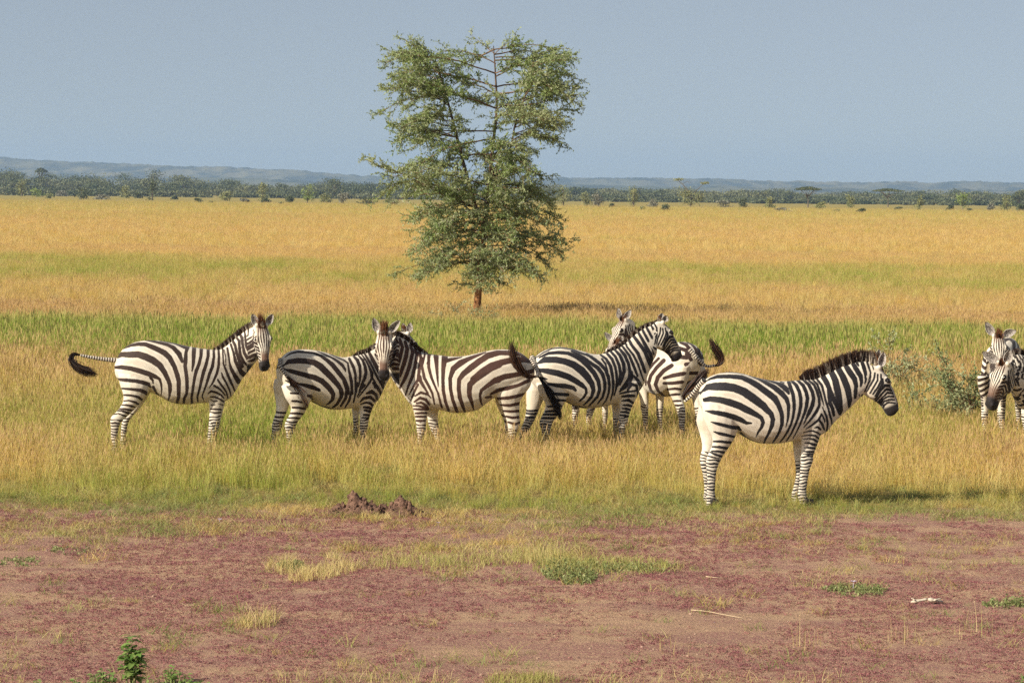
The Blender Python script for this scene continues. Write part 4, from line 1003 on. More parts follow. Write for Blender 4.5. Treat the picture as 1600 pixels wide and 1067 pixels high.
x, d = rndband(18.5, 32, 520, 1.2, .165); f = fbm(x * .7, d * .6, 101, 3); f2 = fbm(x * 6, d * 3, 105, 3)
k_ = rng.random(len(x)) < sstep(f * .66 + f2 * .34, .38, .57) * (1 - sstep(d, 30.6, 31.8)) * .95; x, d = x[k_], d[k_]
scatter('purple_ground_herb', np.stack([x, d, gz(x, d)], 1), rng.random(len(x)) * 6.28, rng.uniform(.5, 1.25, len(x)), rng.integers(0, 5, len(x)), cs3, np.zeros(len(x)), ('mat of low reddish-purple herb spread over the bare soil', 'ground cover'))
# ------------------------------------------------------------------ branching plants
def tube_mesh(paths, ns=5):
    """paths: list of (points Nx3, radii N) -> verts, quads"""
    V = []; F = []; b = 0
    ang = np.arange(ns) * 2 * math.pi / ns
    for P_, r_ in paths:
        P_ = np.asarray(P_, float); tg = np.gradient(P_, axis=0); tg /= np.linalg.norm(tg, axis=1)[:, None] + 1e-9
        ref = np.array([0, 0, 1.0]) if abs(tg[0, 2]) < .8 else np.array([1.0, 0, 0])
        s1 = np.cross(tg, ref); s1 /= np.linalg.norm(s1, axis=1)[:, None] + 1e-9; s2 = np.cross(tg, s1)
        r_ = np.broadcast_to(r_, (len(P_),))
        R_ = P_[:, None] + r_[:, None, None] * (np.cos(ang)[None, :, None] * s1[:, None] + np.sin(ang)[None, :, None] * s2[:, None])
        V.append(R_.reshape(-1, 3)); n = len(P_)
        i = np.arange(n - 1)[:, None] * ns; j = np.arange(ns)[None]
        a = b + i + j; c = b + i + (j + 1) % ns
        F.append(np.stack([a, c, c + ns, a + ns], -1).reshape(-1, 4)); b += n * ns
    return np.concatenate(V), np.concatenate(F)
def leaf_quads(C, size, asp=.35, upbias=.4, axisdir=None):
    n = len(C); u = rng.normal(size=(n, 3)) if axisdir is None else axisdir + rng.normal(0, .6, (n, 3)); u /= np.linalg.norm(u, axis=1)[:, None]
    nrm = rng.normal(size=(n, 3)) + np.array([0, 0, upbias]); v = np.cross(nrm, u); v /= np.linalg.norm(v, axis=1)[:, None] + 1e-9
    s = np.broadcast_to(size, (n,))[:, None]
    V = np.stack([C - u * s * .5, C + v * s * asp * .5, C + u * s * .5, C - v * s * asp * .5], 1).reshape(-1, 3)
    return V, np.arange(4 * n).reshape(n, 4)
def leafmat(name, c1, c2, c3=None, trans=.3, rough=.6):
    m, t = newmat(name); rn = t.attr('rnd').outputs['Fac']; b = t.attr('clump').outputs['Fac']
    c = t.mix(rn, c1, c2); c = t.mix(b, c, c3 or c2); t.bsdf(c, rough, .3, trans=trans); return m
def barkmat(name, c1, c2, sc=6):
    m, t = newmat(name); v = t.mapping((1, 1, .35)); n = t.noise(sc, 5, .7, v)
    t.bsdf(t.mix(t.maprange(n, .35, .65), c1, c2), .9, .15, bump=n, bdist=.03, bstr=.8); return m

mb_or, t = newmat('orange_bark'); n = t.noise(9, 5, .7, t.mapping((1, 1, .35))); sx_ = t.n('ShaderNodeSeparateXYZ'); tc_ = t.n('ShaderNodeTexCoord'); t.nt.links.new(tc_.outputs['Object'], sx_.inputs[0])
t.bsdf(t.mix(t.maprange(n, .35, .65), t.mix(t.maprange(sx_.outputs[2], 1.0, 3.6), (.15, .065, .03), (.07, .045, .03)), t.mix(t.maprange(sx_.outputs[2], 1.0, 3.6), (.42, .20, .08), (.16, .105, .065))), .9, .15, bump=n, bdist=.03, bstr=.8)
mb_tw = barkmat('twig_bark', (.11, .065, .04), (.26, .16, .09), 20)
ml_tree = leafmat('acacia_leaf', (.155, .22, .060), (.28, .345, .11), (.47, .49, .27), .36)
mthorn, t = newmat('thorn'); t.bsdf((.72, .68, .56), .5, .3)

LIMBR = 1.0
# ---- the lone acacia -------------------------------------------------
D0 = 15500 / (487 - 303 + .6)
base = ground(744, 503); base[2] = 0
TD = base[1]
def TP(px, py, dy=0.0):
    r = ray(px, py); tt = (base[1] + dy) / r[1]; return CAM + r * tt
tree = empty('acacia_tree', base, label='lone thorny acacia with an orange-brown trunk standing in the grass behind the zebras', cat='tree')
lead1 = catmull([TP(742, 506), TP(745, 482), TP(747, 462), TP(749, 440), TP(752, 405), TP(758, 350), TP(764, 290), TP(770, 230), TP(776, 170), TP(774, 115), TP(771, 72)], 5)
r1 = np.interp(np.linspace(0, 1, len(lead1)), [0, .05, .2, .5, .8, 1], [.115, .095, .085, .058, .030, .009])
lead2 = catmull([TP(757, 362), TP(742, 320, .2), TP(728, 270, .35), TP(714, 215, .4), TP(704, 175, .45), TP(690, 125, .45), TP(677, 84, .5)], 5)
r2 = np.interp(np.linspace(0, 1, len(lead2)), [0, .5, 1], [.055, .036, .010])
lead3 = catmull([TP(764, 288), TP(774, 262, -.2), TP(796, 236, -.3), TP(806, 190, -.5), TP(824, 140, -.5), TP(829, 100, -.5)], 5)
r3 = np.interp(np.linspace(0, 1, len(lead3)), [0, .5, 1], [.034, .022, .008])
V, F = tube_mesh([(lead1, r1), (lead2, r2), (lead3, r3)], 8); mesh_obj('trunk', V - base, F, mb_or, tree)
ylev = np.array([55, 62, 72, 85, 100, 125, 150, 175, 200, 225, 240, 255, 265, 285, 310, 330, 350, 372, 390, 405, 425, 440, 452])
xL = np.array([735, 628, 616, 606, 610, 600, 612, 620, 625, 632, 625, 566, 560, 590, 600, 640, 655, 648, 640, 612, 618, 628, 690])
xR = np.array([805, 872, 880, 884, 886, 898, 898, 905, 890, 838, 835, 845, 858, 862, 856, 862, 872, 880, 868, 842, 815, 800, 770])
paths = []; leafC = []; leafD = []; thorn = []; leafK = []; limb = []
def grow(p0, d0, L, r0, lvl, droop, kcl):
    n = 9 if lvl == 0 else 6
    pts = [p0]; d = unit(d0)
    wob = rng.normal(0, .075 if lvl == 0 else .15, (n, 3))
    for i in range(n):
        d = unit(d + wob[i] + np.array([0, 0, droop * (i / n) * (1.2 if lvl == 0 else .6)]))
        pts.append(pts[-1] + d * L / n)
    pts = np.array(pts); (limb if lvl == 0 else paths).append((pts, np.linspace(r0, r0 * .25, n + 1)))
    return pts
def acacia_spray(p0, d0, L, kcl, dens=1.0, droop=-.05, flat=.22, leaf=.05):
    pr = grow(p0, d0, L, (.008 + L * .0055) * LIMBR, 0, droop, kcl)
    ns = max(3, int(L * 9.5 * dens))
    for i in range(ns):
        u = rng.uniform(.18, 1.0); q = u * (len(pr) - 1); j = int(min(q, len(pr) - 2)); p = pr[j] + (pr[j + 1] - pr[j]) * (q - j); tg = unit(pr[j + 1] - pr[j])
        sd = np.cross(tg, [0, 0, 1.0]); sd = unit(sd) * rng.choice([-1, 1]); d = unit(tg * rng.uniform(.4, 1.1) + sd * rng.uniform(.3, 1.0) + np.array([0, 0, rng.normal(.05, flat)]))
        l2 = rng.uniform(.22, .62) * (1.15 - .5 * u) * min(1.3, .5 + L * .35)
        s = grow(p, d, l2, .007, 1, droop * .8, kcl)
        nt_ = int(l2 * 12) + 1
        for a in range(nt_):
            v = rng.uniform(.1, 1); q2 = v * (len(s) - 1); j2 = int(min(q2, len(s) - 2)); pp = s[j2] + (s[j2 + 1] - s[j2]) * (q2 - j2)
            d3 = unit(unit(s[j2 + 1] - s[j2]) + rng.normal(0, .65, 3)); l3 = rng.uniform(.08, .22)
            m_ = int(l3 / .019) + 1; tt = np.linspace(.1, 1, m_)[:, None]
            leafC.append(pp + d3 * l3 * tt + rng.normal(0, .012, (m_, 3))); leafD.append(np.tile(d3, (m_, 1))); leafK.append(np.full(m_, kcl))
            if rng.random() < .5: thorn.append((pp + d3 * l3 * rng.random(), unit(rng.normal(size=3)), .07))
        m_ = int(l2 / .028); tt = rng.random(m_); q2 = tt * (len(s) - 1); j2 = np.minimum(q2.astype(int), len(s) - 2)
        leafC.append(s[j2] + (s[j2 + 1] - s[j2]) * (q2 - j2)[:, None] + rng.normal(0, .018, (m_, 3))); leafD.append(rng.normal(size=(m_, 3))); leafK.append(np.full(m_, kcl))
    m_ = int(L * 24); tt = rng.uniform(.35, 1, m_); q2 = tt * (len(pr) - 1); j2 = np.minimum(q2.astype(int), len(pr) - 2)
    leafC.append(pr[j2] + (pr[j2 + 1] - pr[j2]) * (q2 - j2)[:, None] + rng.normal(0, .022, (m_, 3))); leafD.append(rng.normal(size=(m_, 3))); leafK.append(np.full(m_, kcl))
ppm_t = FPX / TD
def on_path(pth, py):
    xx, yy = proj(pth); i = int(np.argmin(np.abs(yy - py))); return pth[i]
NB = 188
for i in range(NB):
    py = 414 - (414 - 66) * ((i + rng.random() * .8) / NB)
    az = i * 2.399 + rng.normal(0, .35)
    if i % 4 == 0: az = -math.pi / 2 + rng.normal(0, .5)
    cx_, cy_ = math.cos(az), math.sin(az)
    if py < 330 and cx_ < -.05 and rng.random() < .72: st_ = on_path(lead2, py + 12)
    elif py < 290 and cx_ > .1 and rng.random() < .60: st_ = on_path(lead3, py + 14)
    else: st_ = on_path(lead1, py + 10)
    sx0 = proj(st_)[0]
    l_ = max(10, sx0 - np.interp(py, ylev, xL)); r_ = max(10, np.interp(py, ylev, xR) - sx0)
    reach = (r_ if cx_ > 0 else l_) * abs(cx_) + .8 * min((l_ + r_) / 2, 115) * abs(cy_)
    reach = reach / ppm_t * rng.uniform(.62, .97) * (.75 if i % 4 == 0 else 1)
    rise = np.interp(py, [60, 110, 200, 330, 400, 450], [.02, .22, .25, .12, -.02, -.15])
    L = reach / math.cos(math.atan(abs(rise))) * 1.02
    kcl = np.clip(rng.normal(.35, .28), 0, 1)
    acacia_spray(st_, [cx_, cy_, rise + rng.normal(0, .08)], L, kcl, 1.0 if py < 400 else 1.15, droop=np.interp(py, [60, 200, 330, 450], [-.10, -.12, -.16, -.16]))
# long reaching limbs that give the outline its character
for x0, y0, x1, y1, dy in ((757, 330, 566, 252, -.4), (757, 345, 606, 262, .3), (764, 300, 857, 290, -.3), (750, 405, 612, 405, -.5), (750, 408, 640, 425, -.2), (756, 370, 880, 372, -.5), (754, 395, 866, 392, .3),
                           (776, 165, 909, 188, -.3), (776, 150, 898, 130, .4), (774, 120, 884, 76, 0), (700, 165, 604, 118, -.3), (695, 140, 601, 150, .2), (685, 100, 612, 78, .0), (680, 90, 640, 68, .2), (774, 90, 868, 96, .4),
                           (760, 330, 872, 350, .2), (775, 100, 700, 64, -.2), (773, 85, 810, 60, 0), (773, 85, 735, 58, .2), (715, 215, 622, 205, -.4), (770, 240, 832, 235, .3), (752, 405, 800, 432, -.4), (748, 448, 702, 437, .1), (760, 320, 650, 320, -.5), (757, 350, 652, 372, -.6)):
    a = TP(x0, y0); b = TP(x1, y1, dy); acacia_spray(a, unit(b - a) + np.array([0, 0, .14]), np.linalg.norm(b - a), rng.uniform(.3, .9), .9, droop=-.075)
V, F = tube_mesh(limb, 5); mesh_obj('limb', V - base, F, mb_tw, tree)
V, F = tube_mesh([p for p in paths], 3); tag(mesh_obj('twigs', V - base, F, mb_tw, tree, smooth=False), kind='stuff')
LC = np.concatenate(leafC); LD = np.concatenate(leafD); LK = np.concatenate(leafK)
zz_ = LC[:, 2]; k_ = (zz_ > .7); LC, LD, LK = LC[k_], LD[k_], LK[k_]
V, F = leaf_quads(LC, rng.uniform(.035, .075, len(LC)), .42, .5, LD)
mesh_obj('crown', V - base, F, ml_tree, tree, smooth=False, attrs=dict(rnd=np.repeat(rng.random(len(LC)), 4), clump=np.repeat(np.clip(LK * .8, 0, 1), 4)))
V, F = tube_mesh([(np.array([p, p + d * l * .5, p + d * l]), np.array([.0045, .003, .001])) for p, d, l in thorn[:6000]], 3); tag(mesh_obj('thorns', V - base, F, mthorn, tree, smooth=False), kind='stuff')
print('tree leaves', len(LC), 'limbs', len(limb))

# ---- thorn bushes in the grass ----------------------------------------
def thornbush(px, py, name, spread_l, spread_r, top, nb, lab, leafc=ml_tree, dens=1.0, low=.05, lsz=(.03, .06), cat='bush', dep=.5):
    global paths, leafC, leafD, thorn, leafK, limb
    paths, leafC, leafD, thorn, leafK, limb = [], [], [], [], [], []
    b = ground(px, py); b[2] = 0; ppm_ = FPX / b[1]
    for i in range(nb):
        tx = rng.uniform(-spread_l, spread_r); hh = (py - top) / ppm_ * rng.uniform(.25, 1.0) * math.sqrt(max(.1, 1 - (tx / max(spread_l, spread_r)) ** 2 * .6))
        e = b + np.array([tx / ppm_, rng.normal(0, dep * .5), hh]); s = b + np.array([0, 0, low + rng.random() * .3 * hh]); v = e - s
        acacia_spray(s, unit(v) + np.array([0, 0, .12]), np.linalg.norm(v), rng.uniform(.2, 1.0), dens, droop=-.06)
    o = empty(name, b, label=lab, cat=cat)
    V, F = tube_mesh([(np.array([b - [0, 0, .1], b + [0, 0, low + .35 * (py - top) / ppm_]]), np.array([.022, .014]))] + [(p, r * .6) for p, r in limb], 4); tag(mesh_obj('stems', V - b, F, mb_tw, o), kind='stuff')
    V, F = tube_mesh(paths, 3); tag(mesh_obj('twigs', V - b, F, mb_tw, o, smooth=False), kind='stuff')
    C = np.concatenate(leafC); K = np.concatenate(leafK); Dd = np.concatenate(leafD); k = C[:, 2] > .05; C, K, Dd = C[k], K[k], Dd[k]
    V, F = leaf_quads(C, rng.uniform(*lsz, len(C)), .42, .5, Dd); mesh_obj('foliage', V - b, F, leafc, o, smooth=False, attrs=dict(rnd=np.repeat(rng.random(len(C)), 4), clump=np.repeat(K, 4)))
ml_bush = leafmat('bush_leaf', (.10, .155, .04), (.235, .28, .10), (.42, .43, .23), .27)
thornbush(1398, 632, 'thorn_bush', 46, 44, 515, 19, "tall sparse thorn bush behind the nearest zebra's head", ml_bush, .60)
thornbush(1516, 668, 'thorn_bush', 76, 30, 558, 24, 'spreading grey-green thorn bush in the grass left of the zebras at the right edge', ml_bush, .75)
thornbush(1436, 668, 'thorn_bush', 24, 16, 604, 5, 'small thin thorn bush in the grass between the two larger ones', ml_bush, .6)
thornbush(728, 510, 'thorn_bush', 60, 70, 482, 12, "low straggling bush round the foot of the lone acacia", ml_bush, .75)

# ------------------------------------------------------------------ distant woodland
def blob_tree(kind, h, wd, nleaf, sz):
    """crown leaf centres + trunk paths, base at origin; h, wd in metres"""
    C = []; pt = []
    if kind == 'umbrella':
        pt.append((np.array([[0, 0, -.3], [.02 * wd, 0, h * .35], [-.03 * wd, 0, h * .55]]), np.array([.035, .025, .02]) * h))
        for i in range(7):
            a = i * .9 + rng.random(); e = np.array([math.cos(a) * wd * .38, math.sin(a) * wd * .38, h * rng.uniform(.80, .92)])
            pt.append((np.array([[-.03 * wd, 0, h * .5], e * [.45, .45, .82], e]), np.array([.018, .012, .006]) * h))
        n = nleaf; r = np.sqrt(rng.random(n)); a = rng.random(n) * 6.283
        z = h * (.86 + .13 * (1 - r ** 2) * rng.random(n) - .05 * r * rng.random(n))
        lob = .85 + .15 * np.sin(a * 5 + 1)
        C = np.stack([r * np.cos(a) * wd * .5 * lob, r * np.sin(a) * wd * .5 * lob, z], 1)
    else:
        nb = {'round': 14, 'bush': 10, 'tall': 16, 'cone': 13}[kind]
        pt.append((np.array([[0, 0, -.3], [.03 * wd, 0, h * .3], [0, 0, h * .7]]), np.array([.03, .022, .01]) * h))
        cs_ = []
        for i in range(nb):
            a = rng.random() * 6.283; r = rng.random() ** .6
            if kind == 'cone': zz = rng.uniform(.04, .90); rr = (1.08 - zz) * .85
            elif kind == 'tall': zz = rng.uniform(.10, .88); rr = .75 * math.sqrt(max(.05, 1 - ((zz - .55) / .5) ** 2))
            elif kind == 'round': zz = rng.uniform(.14, .84); rr = .9 * math.sqrt(max(.05, 1 - ((zz - .5) / .55) ** 2))
            else: zz = rng.uniform(.02, .72); rr = .95 * (1 - .4 * zz)
            cc = np.array([math.cos(a) * r * rr * wd * .34, math.sin(a) * r * rr * wd * .34, zz * h]); cs_.append((cc, rng.uniform(.20, .34)))
            pt.append((np.array([[0, 0, h * .15], cc * [.5, .5, .8], cc]), np.array([.014, .009, .004]) * h))
        for cc, q in cs_:
            n = nleaf // nb; dd = rng.normal(size=(n, 3)); dd /= np.linalg.norm(dd, axis=1)[:, None]; rad = rng.random(n) ** .45
            C.append(cc + dd * rad[:, None] * np.array([wd * q, wd * q, h * q * .72]))
        C = np.concatenate(C)
    C = C[C[:, 2] > -.05]
    ln = rng.uniform(.6, 1.3, len(C)) * sz
    return C, ln, pt
mlf = [leafmat('far_leaf', (.042, .062, .025), (.080, .10, .038), (.16, .165, .075), .15), leafmat('far_leaf_olive', (.16, .18, .06), (.25, .255, .09), (.31, .30, .13), .2),
       leafmat('far_leaf_bright', (.14, .21, .03), (.23, .29, .06), (.30, .34, .10), .2), leafmat('far_leaf_grey', (.15, .15, .10), (.22, .21, .15), (.28, .26, .19), .2)]
mfb = barkmat('far_bark', (.10, .075, .055), (.20, .16, .12), 1)
hor = lambda px: HOR + (px - W0 / 2) * ROLL
def far_pos(px, yb):
    p = ground(px, yb) ; p[2] = 0; return p
def far_tree(name, px, yb, hpx, wpx, kind, mat, lab, cat, grp=None, nl=520):
    b = far_pos(px, yb); ppm_ = FPX / b[1]; h = hpx / ppm_; wd = wpx / ppm_
    C, ln, pt = blob_tree(kind, h, wd, nl, max(.30, 2.3 / ppm_))
    o = empty(name, b, label=lab, cat=cat, group=grp)
    V, F = tube_mesh(pt, 4); mesh_obj('trunk', V, F, mfb, o)
    V, F = leaf_quads(C, ln, .7, .5); mesh_obj('crown', V, F, mat, o, smooth=False, attrs=dict(rnd=np.repeat(rng.random(len(C)), 4), clump=np.repeat(rng.random(len(C)) ** 2, 4)))
    return o
D_, O_, B_, G_ = mlf
G1 = 'bushes dotted along the far edge of the plain'
far = [
 (34,307,26,26,'cone',O_,'olive cone-shaped bush near the left end of the far tree line'),
 (57,308,16,26,'bush',B_,'bright green round bush beside the olive cone-shaped one, far left'),
 (79,310,9,20,'bush',O_,'very low olive bush right of the bright green one, far left'),
 (96,307,12,24,'bush',G_,'grey-green bush against the dark wood, fourth from the left edge'),
 (127,312,19,30,'round',D_,'dark rounded bush with a skirt of leaves, fifth from the left edge'),
 (160,312,9,32,'bush',G_,'long low grey bush right of the dark rounded one'),
 (195,310,20,26,'cone',O_,'olive bush with a pointed top left of the tall dark conical one'),
 (218,310,12,22,'bush',D_,'small dark bush touching the tall conical one on its left'),
 (238,313,28,25,'cone',D_,'tall dark conical bush below the highest dark tree'),
 (272,312,8,13,'bush',D_,'tiny dark bush alone in the gap right of the tall conical one'),
 (310,317,8,16,'bush',D_,'small dark bush standing out in the grass, next to a flat one'),
 (330,318,4,16,'bush',O_,'flat tuft of a bush in the grass right of a small dark one'),
 (352,314,16,30,'round',O_,'mid-sized olive bush with a dark base in the middle of the left tree line'),
 (383,316,6,22,'bush',G_,'flat grey bush between two larger olive ones'),
 (410,315,27,30,'cone',O_,'broad olive bush, twin-topped, left of the bright yellow-green one'),
 (415,317,10,22,'bush',D_,'dark low bush at the foot of the broad olive one'),
 (452,318,13,20,'bush',D_,'small dark bush just left of the bright yellow-green one'),
 (439,320,5,12,'bush',O_,'tiny bush low in the grass left of the bright yellow-green one'),
 (480,317,28,25,'round',B_,'bright yellow-green tree-like bush left of the lone acacia'),
 (507,317,17,24,'bush',O_,'olive bush touching the bright yellow-green one on its right'),
 (536,319,18,20,'round',G_,'grey-green bush two places left of the acacia crown'),
 (573,321,14,40,'bush',D_,'wide dark bush partly behind the left edge of the acacia'),
 (612,321,12,30,'bush',O_,'olive bush seen through the left twigs of the acacia'),
 (880,323,35,34,'round',O_,'broad tall olive tree just right of the acacia crown'),
 (915,323,22,30,'cone',O_,'pointed olive bush second right of the acacia crown'),
 (934,324,26,26,'bush',G_,'greyish twiggy bush third right of the acacia crown'),
 (957,325,8,14,'bush',D_,'small dark bush between the twiggy bush and the tall olive tree'),
 (990,325,34,25,'round',O_,'tall olive tree with an uneven top right of the acacia'),
 (1005,328,6,14,'bush',O_,'tiny bush in the grass in front of the tall olive tree'),
 (1021,324,17,24,'bush',G_,'grey rounded bush between the tall olive tree and a lone dark bush'),
 (1041,330,12,18,'bush',D_,'lone dark round bush standing forward in the grass'),
 (1130,324,13,30,'bush',G_,'grey bush right of the leaning bare-limbed tree'),
 (1160,325,18,24,'bush',D_,'dark green bush midway between the bare-limbed and umbrella trees'),
 (1202,326,17,26,'cone',O_,'olive bush left of the umbrella tree'),
 (1224,331,10,32,'bush',G_,'low grey bush standing forward, left of the umbrella tree'),
 (1282,328,14,22,'bush',O_,'yellowish bush just right of the umbrella tree trunk'),
 (1328,326,20,20,'round',O_,'olive bush with a dark foot between the two umbrella trees'),
 (1344,334,9,22,'bush',D_,'dark spreading bush standing forward in the grass below the broad umbrella tree'),
 (1308,332,5,16,'bush',O_,'faint low bush in the grass right of the umbrella tree'),
 (1403,329,6,14,'bush',D_,'small bush under the right side of the broad umbrella tree'),
 (1437,328,22,20,'cone',O_,'yellowish conical bush right of the broad umbrella tree'),
 (1484,330,12,15,'bush',D_,'small dark bush left of the yellow-green tree'),
 (1504,327,26,28,'round',B_,'yellow-green tree near the right end of the tree line'),
 (1516,331,8,14,'bush',D_,'dark low bush at the right foot of the yellow-green tree'),
 (1548,329,13,14,'bush',G_,'pale half-bare bush near the right edge'),
 (1572,330,27,28,'cone',O_,'last tall olive bush before the right edge'),
 (1596,330,14,18,'bush',D_,'dark bush cut by the right edge of the picture'),
]
for px, yb, hp_, wp, kd_, mt, lab in far:
    far_tree('bush' if hp_ < 24 else 'small_tree', px, yb, hp_ * 1.06, wp, kd_, mt, lab, 'bush' if hp_ < 24 else 'tree', G1 if hp_ < 24 else 'small trees along the far edge of the plain')
G2 = 'larger trees rising above the far wood'
for px, yb, hp_, wp, kd_, mt, lab in [
 (1262, 325, 34, 46, 'umbrella', D_, 'flat-topped umbrella tree standing clear above the wood on the right'),
 (1387, 324, 30, 52, 'umbrella', D_, 'broad umbrella-crowned tree, wider than its neighbour, on the right'),
 (64, 303, 41, 22, 'umbrella', D_, 'small flat crown poking above the wood near the left edge'),
 (240, 305, 40, 44, 'tall', D_, 'highest dark green tree of the left wood'),
 (288, 306, 31, 44, 'tall', D_, 'second high dark tree, right of the highest one'),
 (522, 311, 32, 46, 'tall', D_, 'dark broad tree at the end of the left wood, by the acacia'),
 (130, 303, 30, 44, 'round', D_, 'rounded olive-dark tree in the left wood, behind a rounded bush'),
 (1592, 324, 29, 34, 'tall', D_, 'dark tree rising at the right edge of the picture')]:
    far_tree('umbrella_tree' if kd_ == 'umbrella' else 'tree', px, yb, hp_, wp, kd_, mt, lab, 'tree', G2, 900)
# leaning half-bare tree
b = far_pos(1076, 324); ppm_ = FPX / b[1]
q = lambda x, y, dz=0: np.array([(x - 1076) / ppm_, dz, (324 - y) / ppm_])
pt = [(np.array([q(1078, 326), q(1081, 310), q(1076, 300), q(1066, 288), q(1058, 282)]), np.array([.22, .18, .14, .10, .05])), (np.array([q(1079, 312), q(1086, 300, .6), q(1097, 289, 1), q(1102, 287, 1)]), np.array([.15, .1, .07, .03])),
      (np.array([q(1066, 288), q(1072, 284), q(1079, 286)]), np.array([.08, .05, .03])), (np.array([q(1081, 312), q(1070, 303, -1), q(1064, 300, -1)]), np.array([.1, .07, .03])), (np.array([q(1081, 316), q(1090, 308, -1), q(1097, 304, -1)]), np.array([.09, .06, .03]))]
o = empty('leaning_tree', b, label='leaning half-bare tree with two spreading upper limbs in the right tree line', cat='tree')
V, F = tube_mesh(pt, 5); mesh_obj('trunk', V, F, mfb, o)
C = []
for x, y, rx_, rz_, n_ in ((1060, 281, 9, 2.2, 90), (1100, 286, 8, 2, 70), (1072, 304, 13, 8, 330), (1092, 308, 11, 8, 260), (1078, 315, 16, 7, 300)):
    C.append(q(x, y) + rng.normal(0, .45, (n_, 3)) * np.array([rx_, rx_, rz_]) / ppm_)
C = np.concatenate(C); C = C[C[:, 2] > .1]; V, F = leaf_quads(C, rng.uniform(.3, .55, len(C)), .7, .5)
mesh_obj('crown', V, F, O_, o, smooth=False, attrs=dict(rnd=np.repeat(rng.random(len(C)), 4), clump=np.repeat(rng.random(len(C)), 4)))
# the wood behind them, one mass
topx = [-60, 0, 20, 45, 90, 110, 135, 165, 185, 200, 230, 262, 290, 318, 350, 385, 400, 440, 470, 500, 540, 575, 620, 700, 850, 880, 900, 950, 970, 1010, 1030, 1060, 1080, 1110, 1140, 1175, 1200, 1220, 1255, 1290, 1320, 1345, 1375, 1400, 1425, 1440, 1480, 1520, 1545, 1600, 1680]
topy = [268, 268, 269, 271, 272, 278, 272, 274, 276, 280, 276, 278, 277, 284, 283, 284, 291, 290, 290, 285, 282, 286, 290, 292, 290, 289, 292, 296, 294, 297, 295, 294, 297, 300, 299, 296, 294, 297, 303, 304, 300, 300, 301, 301, 301, 298, 299, 298, 301, 297, 295]
LCs = []; LN = []; PT = []
for row, (dd_, off, hs_) in enumerate(((2000, 0, 1.0), (1850, 2, .92), (1700, 4, .74), (1560, 9, .5), (1450, 9, .32))):
    px = -400.0
    while px < 2000:
        wpx = rng.uniform(30, 66) * (1, .9, .8, .6, .5)[row]; tp = np.interp(px, topx, topy) - (4.0 if px < 720 else 2.5)
        yb = hor(px) + 15500 / dd_; hpx = max(6, (yb - tp) * hs_ * rng.uniform(.80, 1.08)); b = far_pos(px, yb); b[1] += rng.normal(0, 25); ppm_ = FPX / b[1]
        kd_ = (rng.choice(['round', 'round', 'tall']) if row < 3 else 'bush')
        C, ln, pt = blob_tree(kd_ if kd_ != 'umbrella' else 'round', hpx / ppm_, wpx / ppm_ * 1.15, (900, 900, 800, 560, 420)[row], .78)
        LCs.append(C + b); LN.append(ln); PT += [(p + b, r) for p, r in pt[:3]]
        px += wpx * rng.uniform(.36, .62)
C = np.concatenate(LCs); V1, F1 = leaf_quads(C, np.concatenate(LN), .95, .5); V2, F2 = tube_mesh(PT, 3)
n1_ = len(V1); rn_ = np.concatenate([np.repeat(rng.random(len(C)), 4), np.zeros(len(V2))]); ck_ = np.concatenate([np.repeat(np.clip(fbm(C[:, 0] * .09, C[:, 2] * .2, 7) * 2.2 - .6, 0, 1), 4), np.zeros(len(V2))])
o = mesh_obj('far_wood', np.concatenate([V1, V2]), np.concatenate([F1, F2 + n1_]), smooth=False, mats=[D_, mfb], midx=np.concatenate([np.zeros(len(F1)), np.ones(len(F2))]), attrs=dict(rnd=rn_, clump=ck_))
tag(o, label='dark mass of acacia woodland along the far edge of the plain', cat='woodland', kind='stuff')

# ------------------------------------------------------------------ hills
m, t = newmat('hill_cover'); v = t.mapping((.012, .002, .05)); n = t.noise(1, 6, .7, v); n2 = t.noise(1, 3, .6, t.mapping((.0007, .0002, .004)))
t.bsdf(t.mix(t.maprange(n, .42, .56), (.020, .032, .014), t.mix(t.maprange(n2, .4, .6), (.20, .17, .08), (.08, .09, .04))), .95, .05)
for nm, dd_, hx, hy, sd_ in (('hills', 9000, [-200, 0, 100, 250, 400, 500, 560, 700, 850, 1000, 1200, 1400, 1600, 1800], [243, 246, 252, 257, 263, 269, 274, 277, 277, 278, 282, 285, 284, 286], 3),
                             ('low_hills', 7000, [-200, 0, 200, 400, 560, 700, 850, 1000, 1200, 1400, 1600, 1800], [272, 273, 277, 279, 287, 290, 289, 291, 293, 295, 297, 299], 9)):
    pxs = np.linspace(-1800, 3400, 1090); top = np.interp(pxs, hx, hy) + (fbm(pxs * .02, pxs * 0, sd_, 4) - .5) * 5 + (fbm(pxs * .25 + 900, pxs * 0, sd_ + 5, 2) - .5) * 2.6
    hh = (hor(pxs) - top) / FPX * dd_ + 3.1; X_ = (pxs - 800) / FPX * dd_
    rows = [(-900, 0.0), (-600, .22), (-300, .62), (0, 1.0), (400, .9), (900, -.05)]
    V = np.concatenate([np.stack([X_ * (1 + dy / dd_), np.full_like(X_, dd_ + dy) + (fbm(pxs * .03, pxs * 0 + j, 77) - .5) * 200 * (0 < fr_ < 1), hh * fr_ * (1 + (.18 * (fbm(pxs * .06, pxs * 0 + j * 3, 55) - .5) if 0 < fr_ < .95 else 0)) - .2], 1) for j, (dy, fr_) in enumerate(rows)])
    n_ = len(pxs); ii = (np.arange(len(rows) - 1)[:, None] * n_ + np.arange(n_ - 1)[None]).ravel()
    o = mesh_obj(nm, V, np.stack([ii, ii + 1, ii + n_ + 1, ii + n_], 1), m); tag(o, kind='structure')
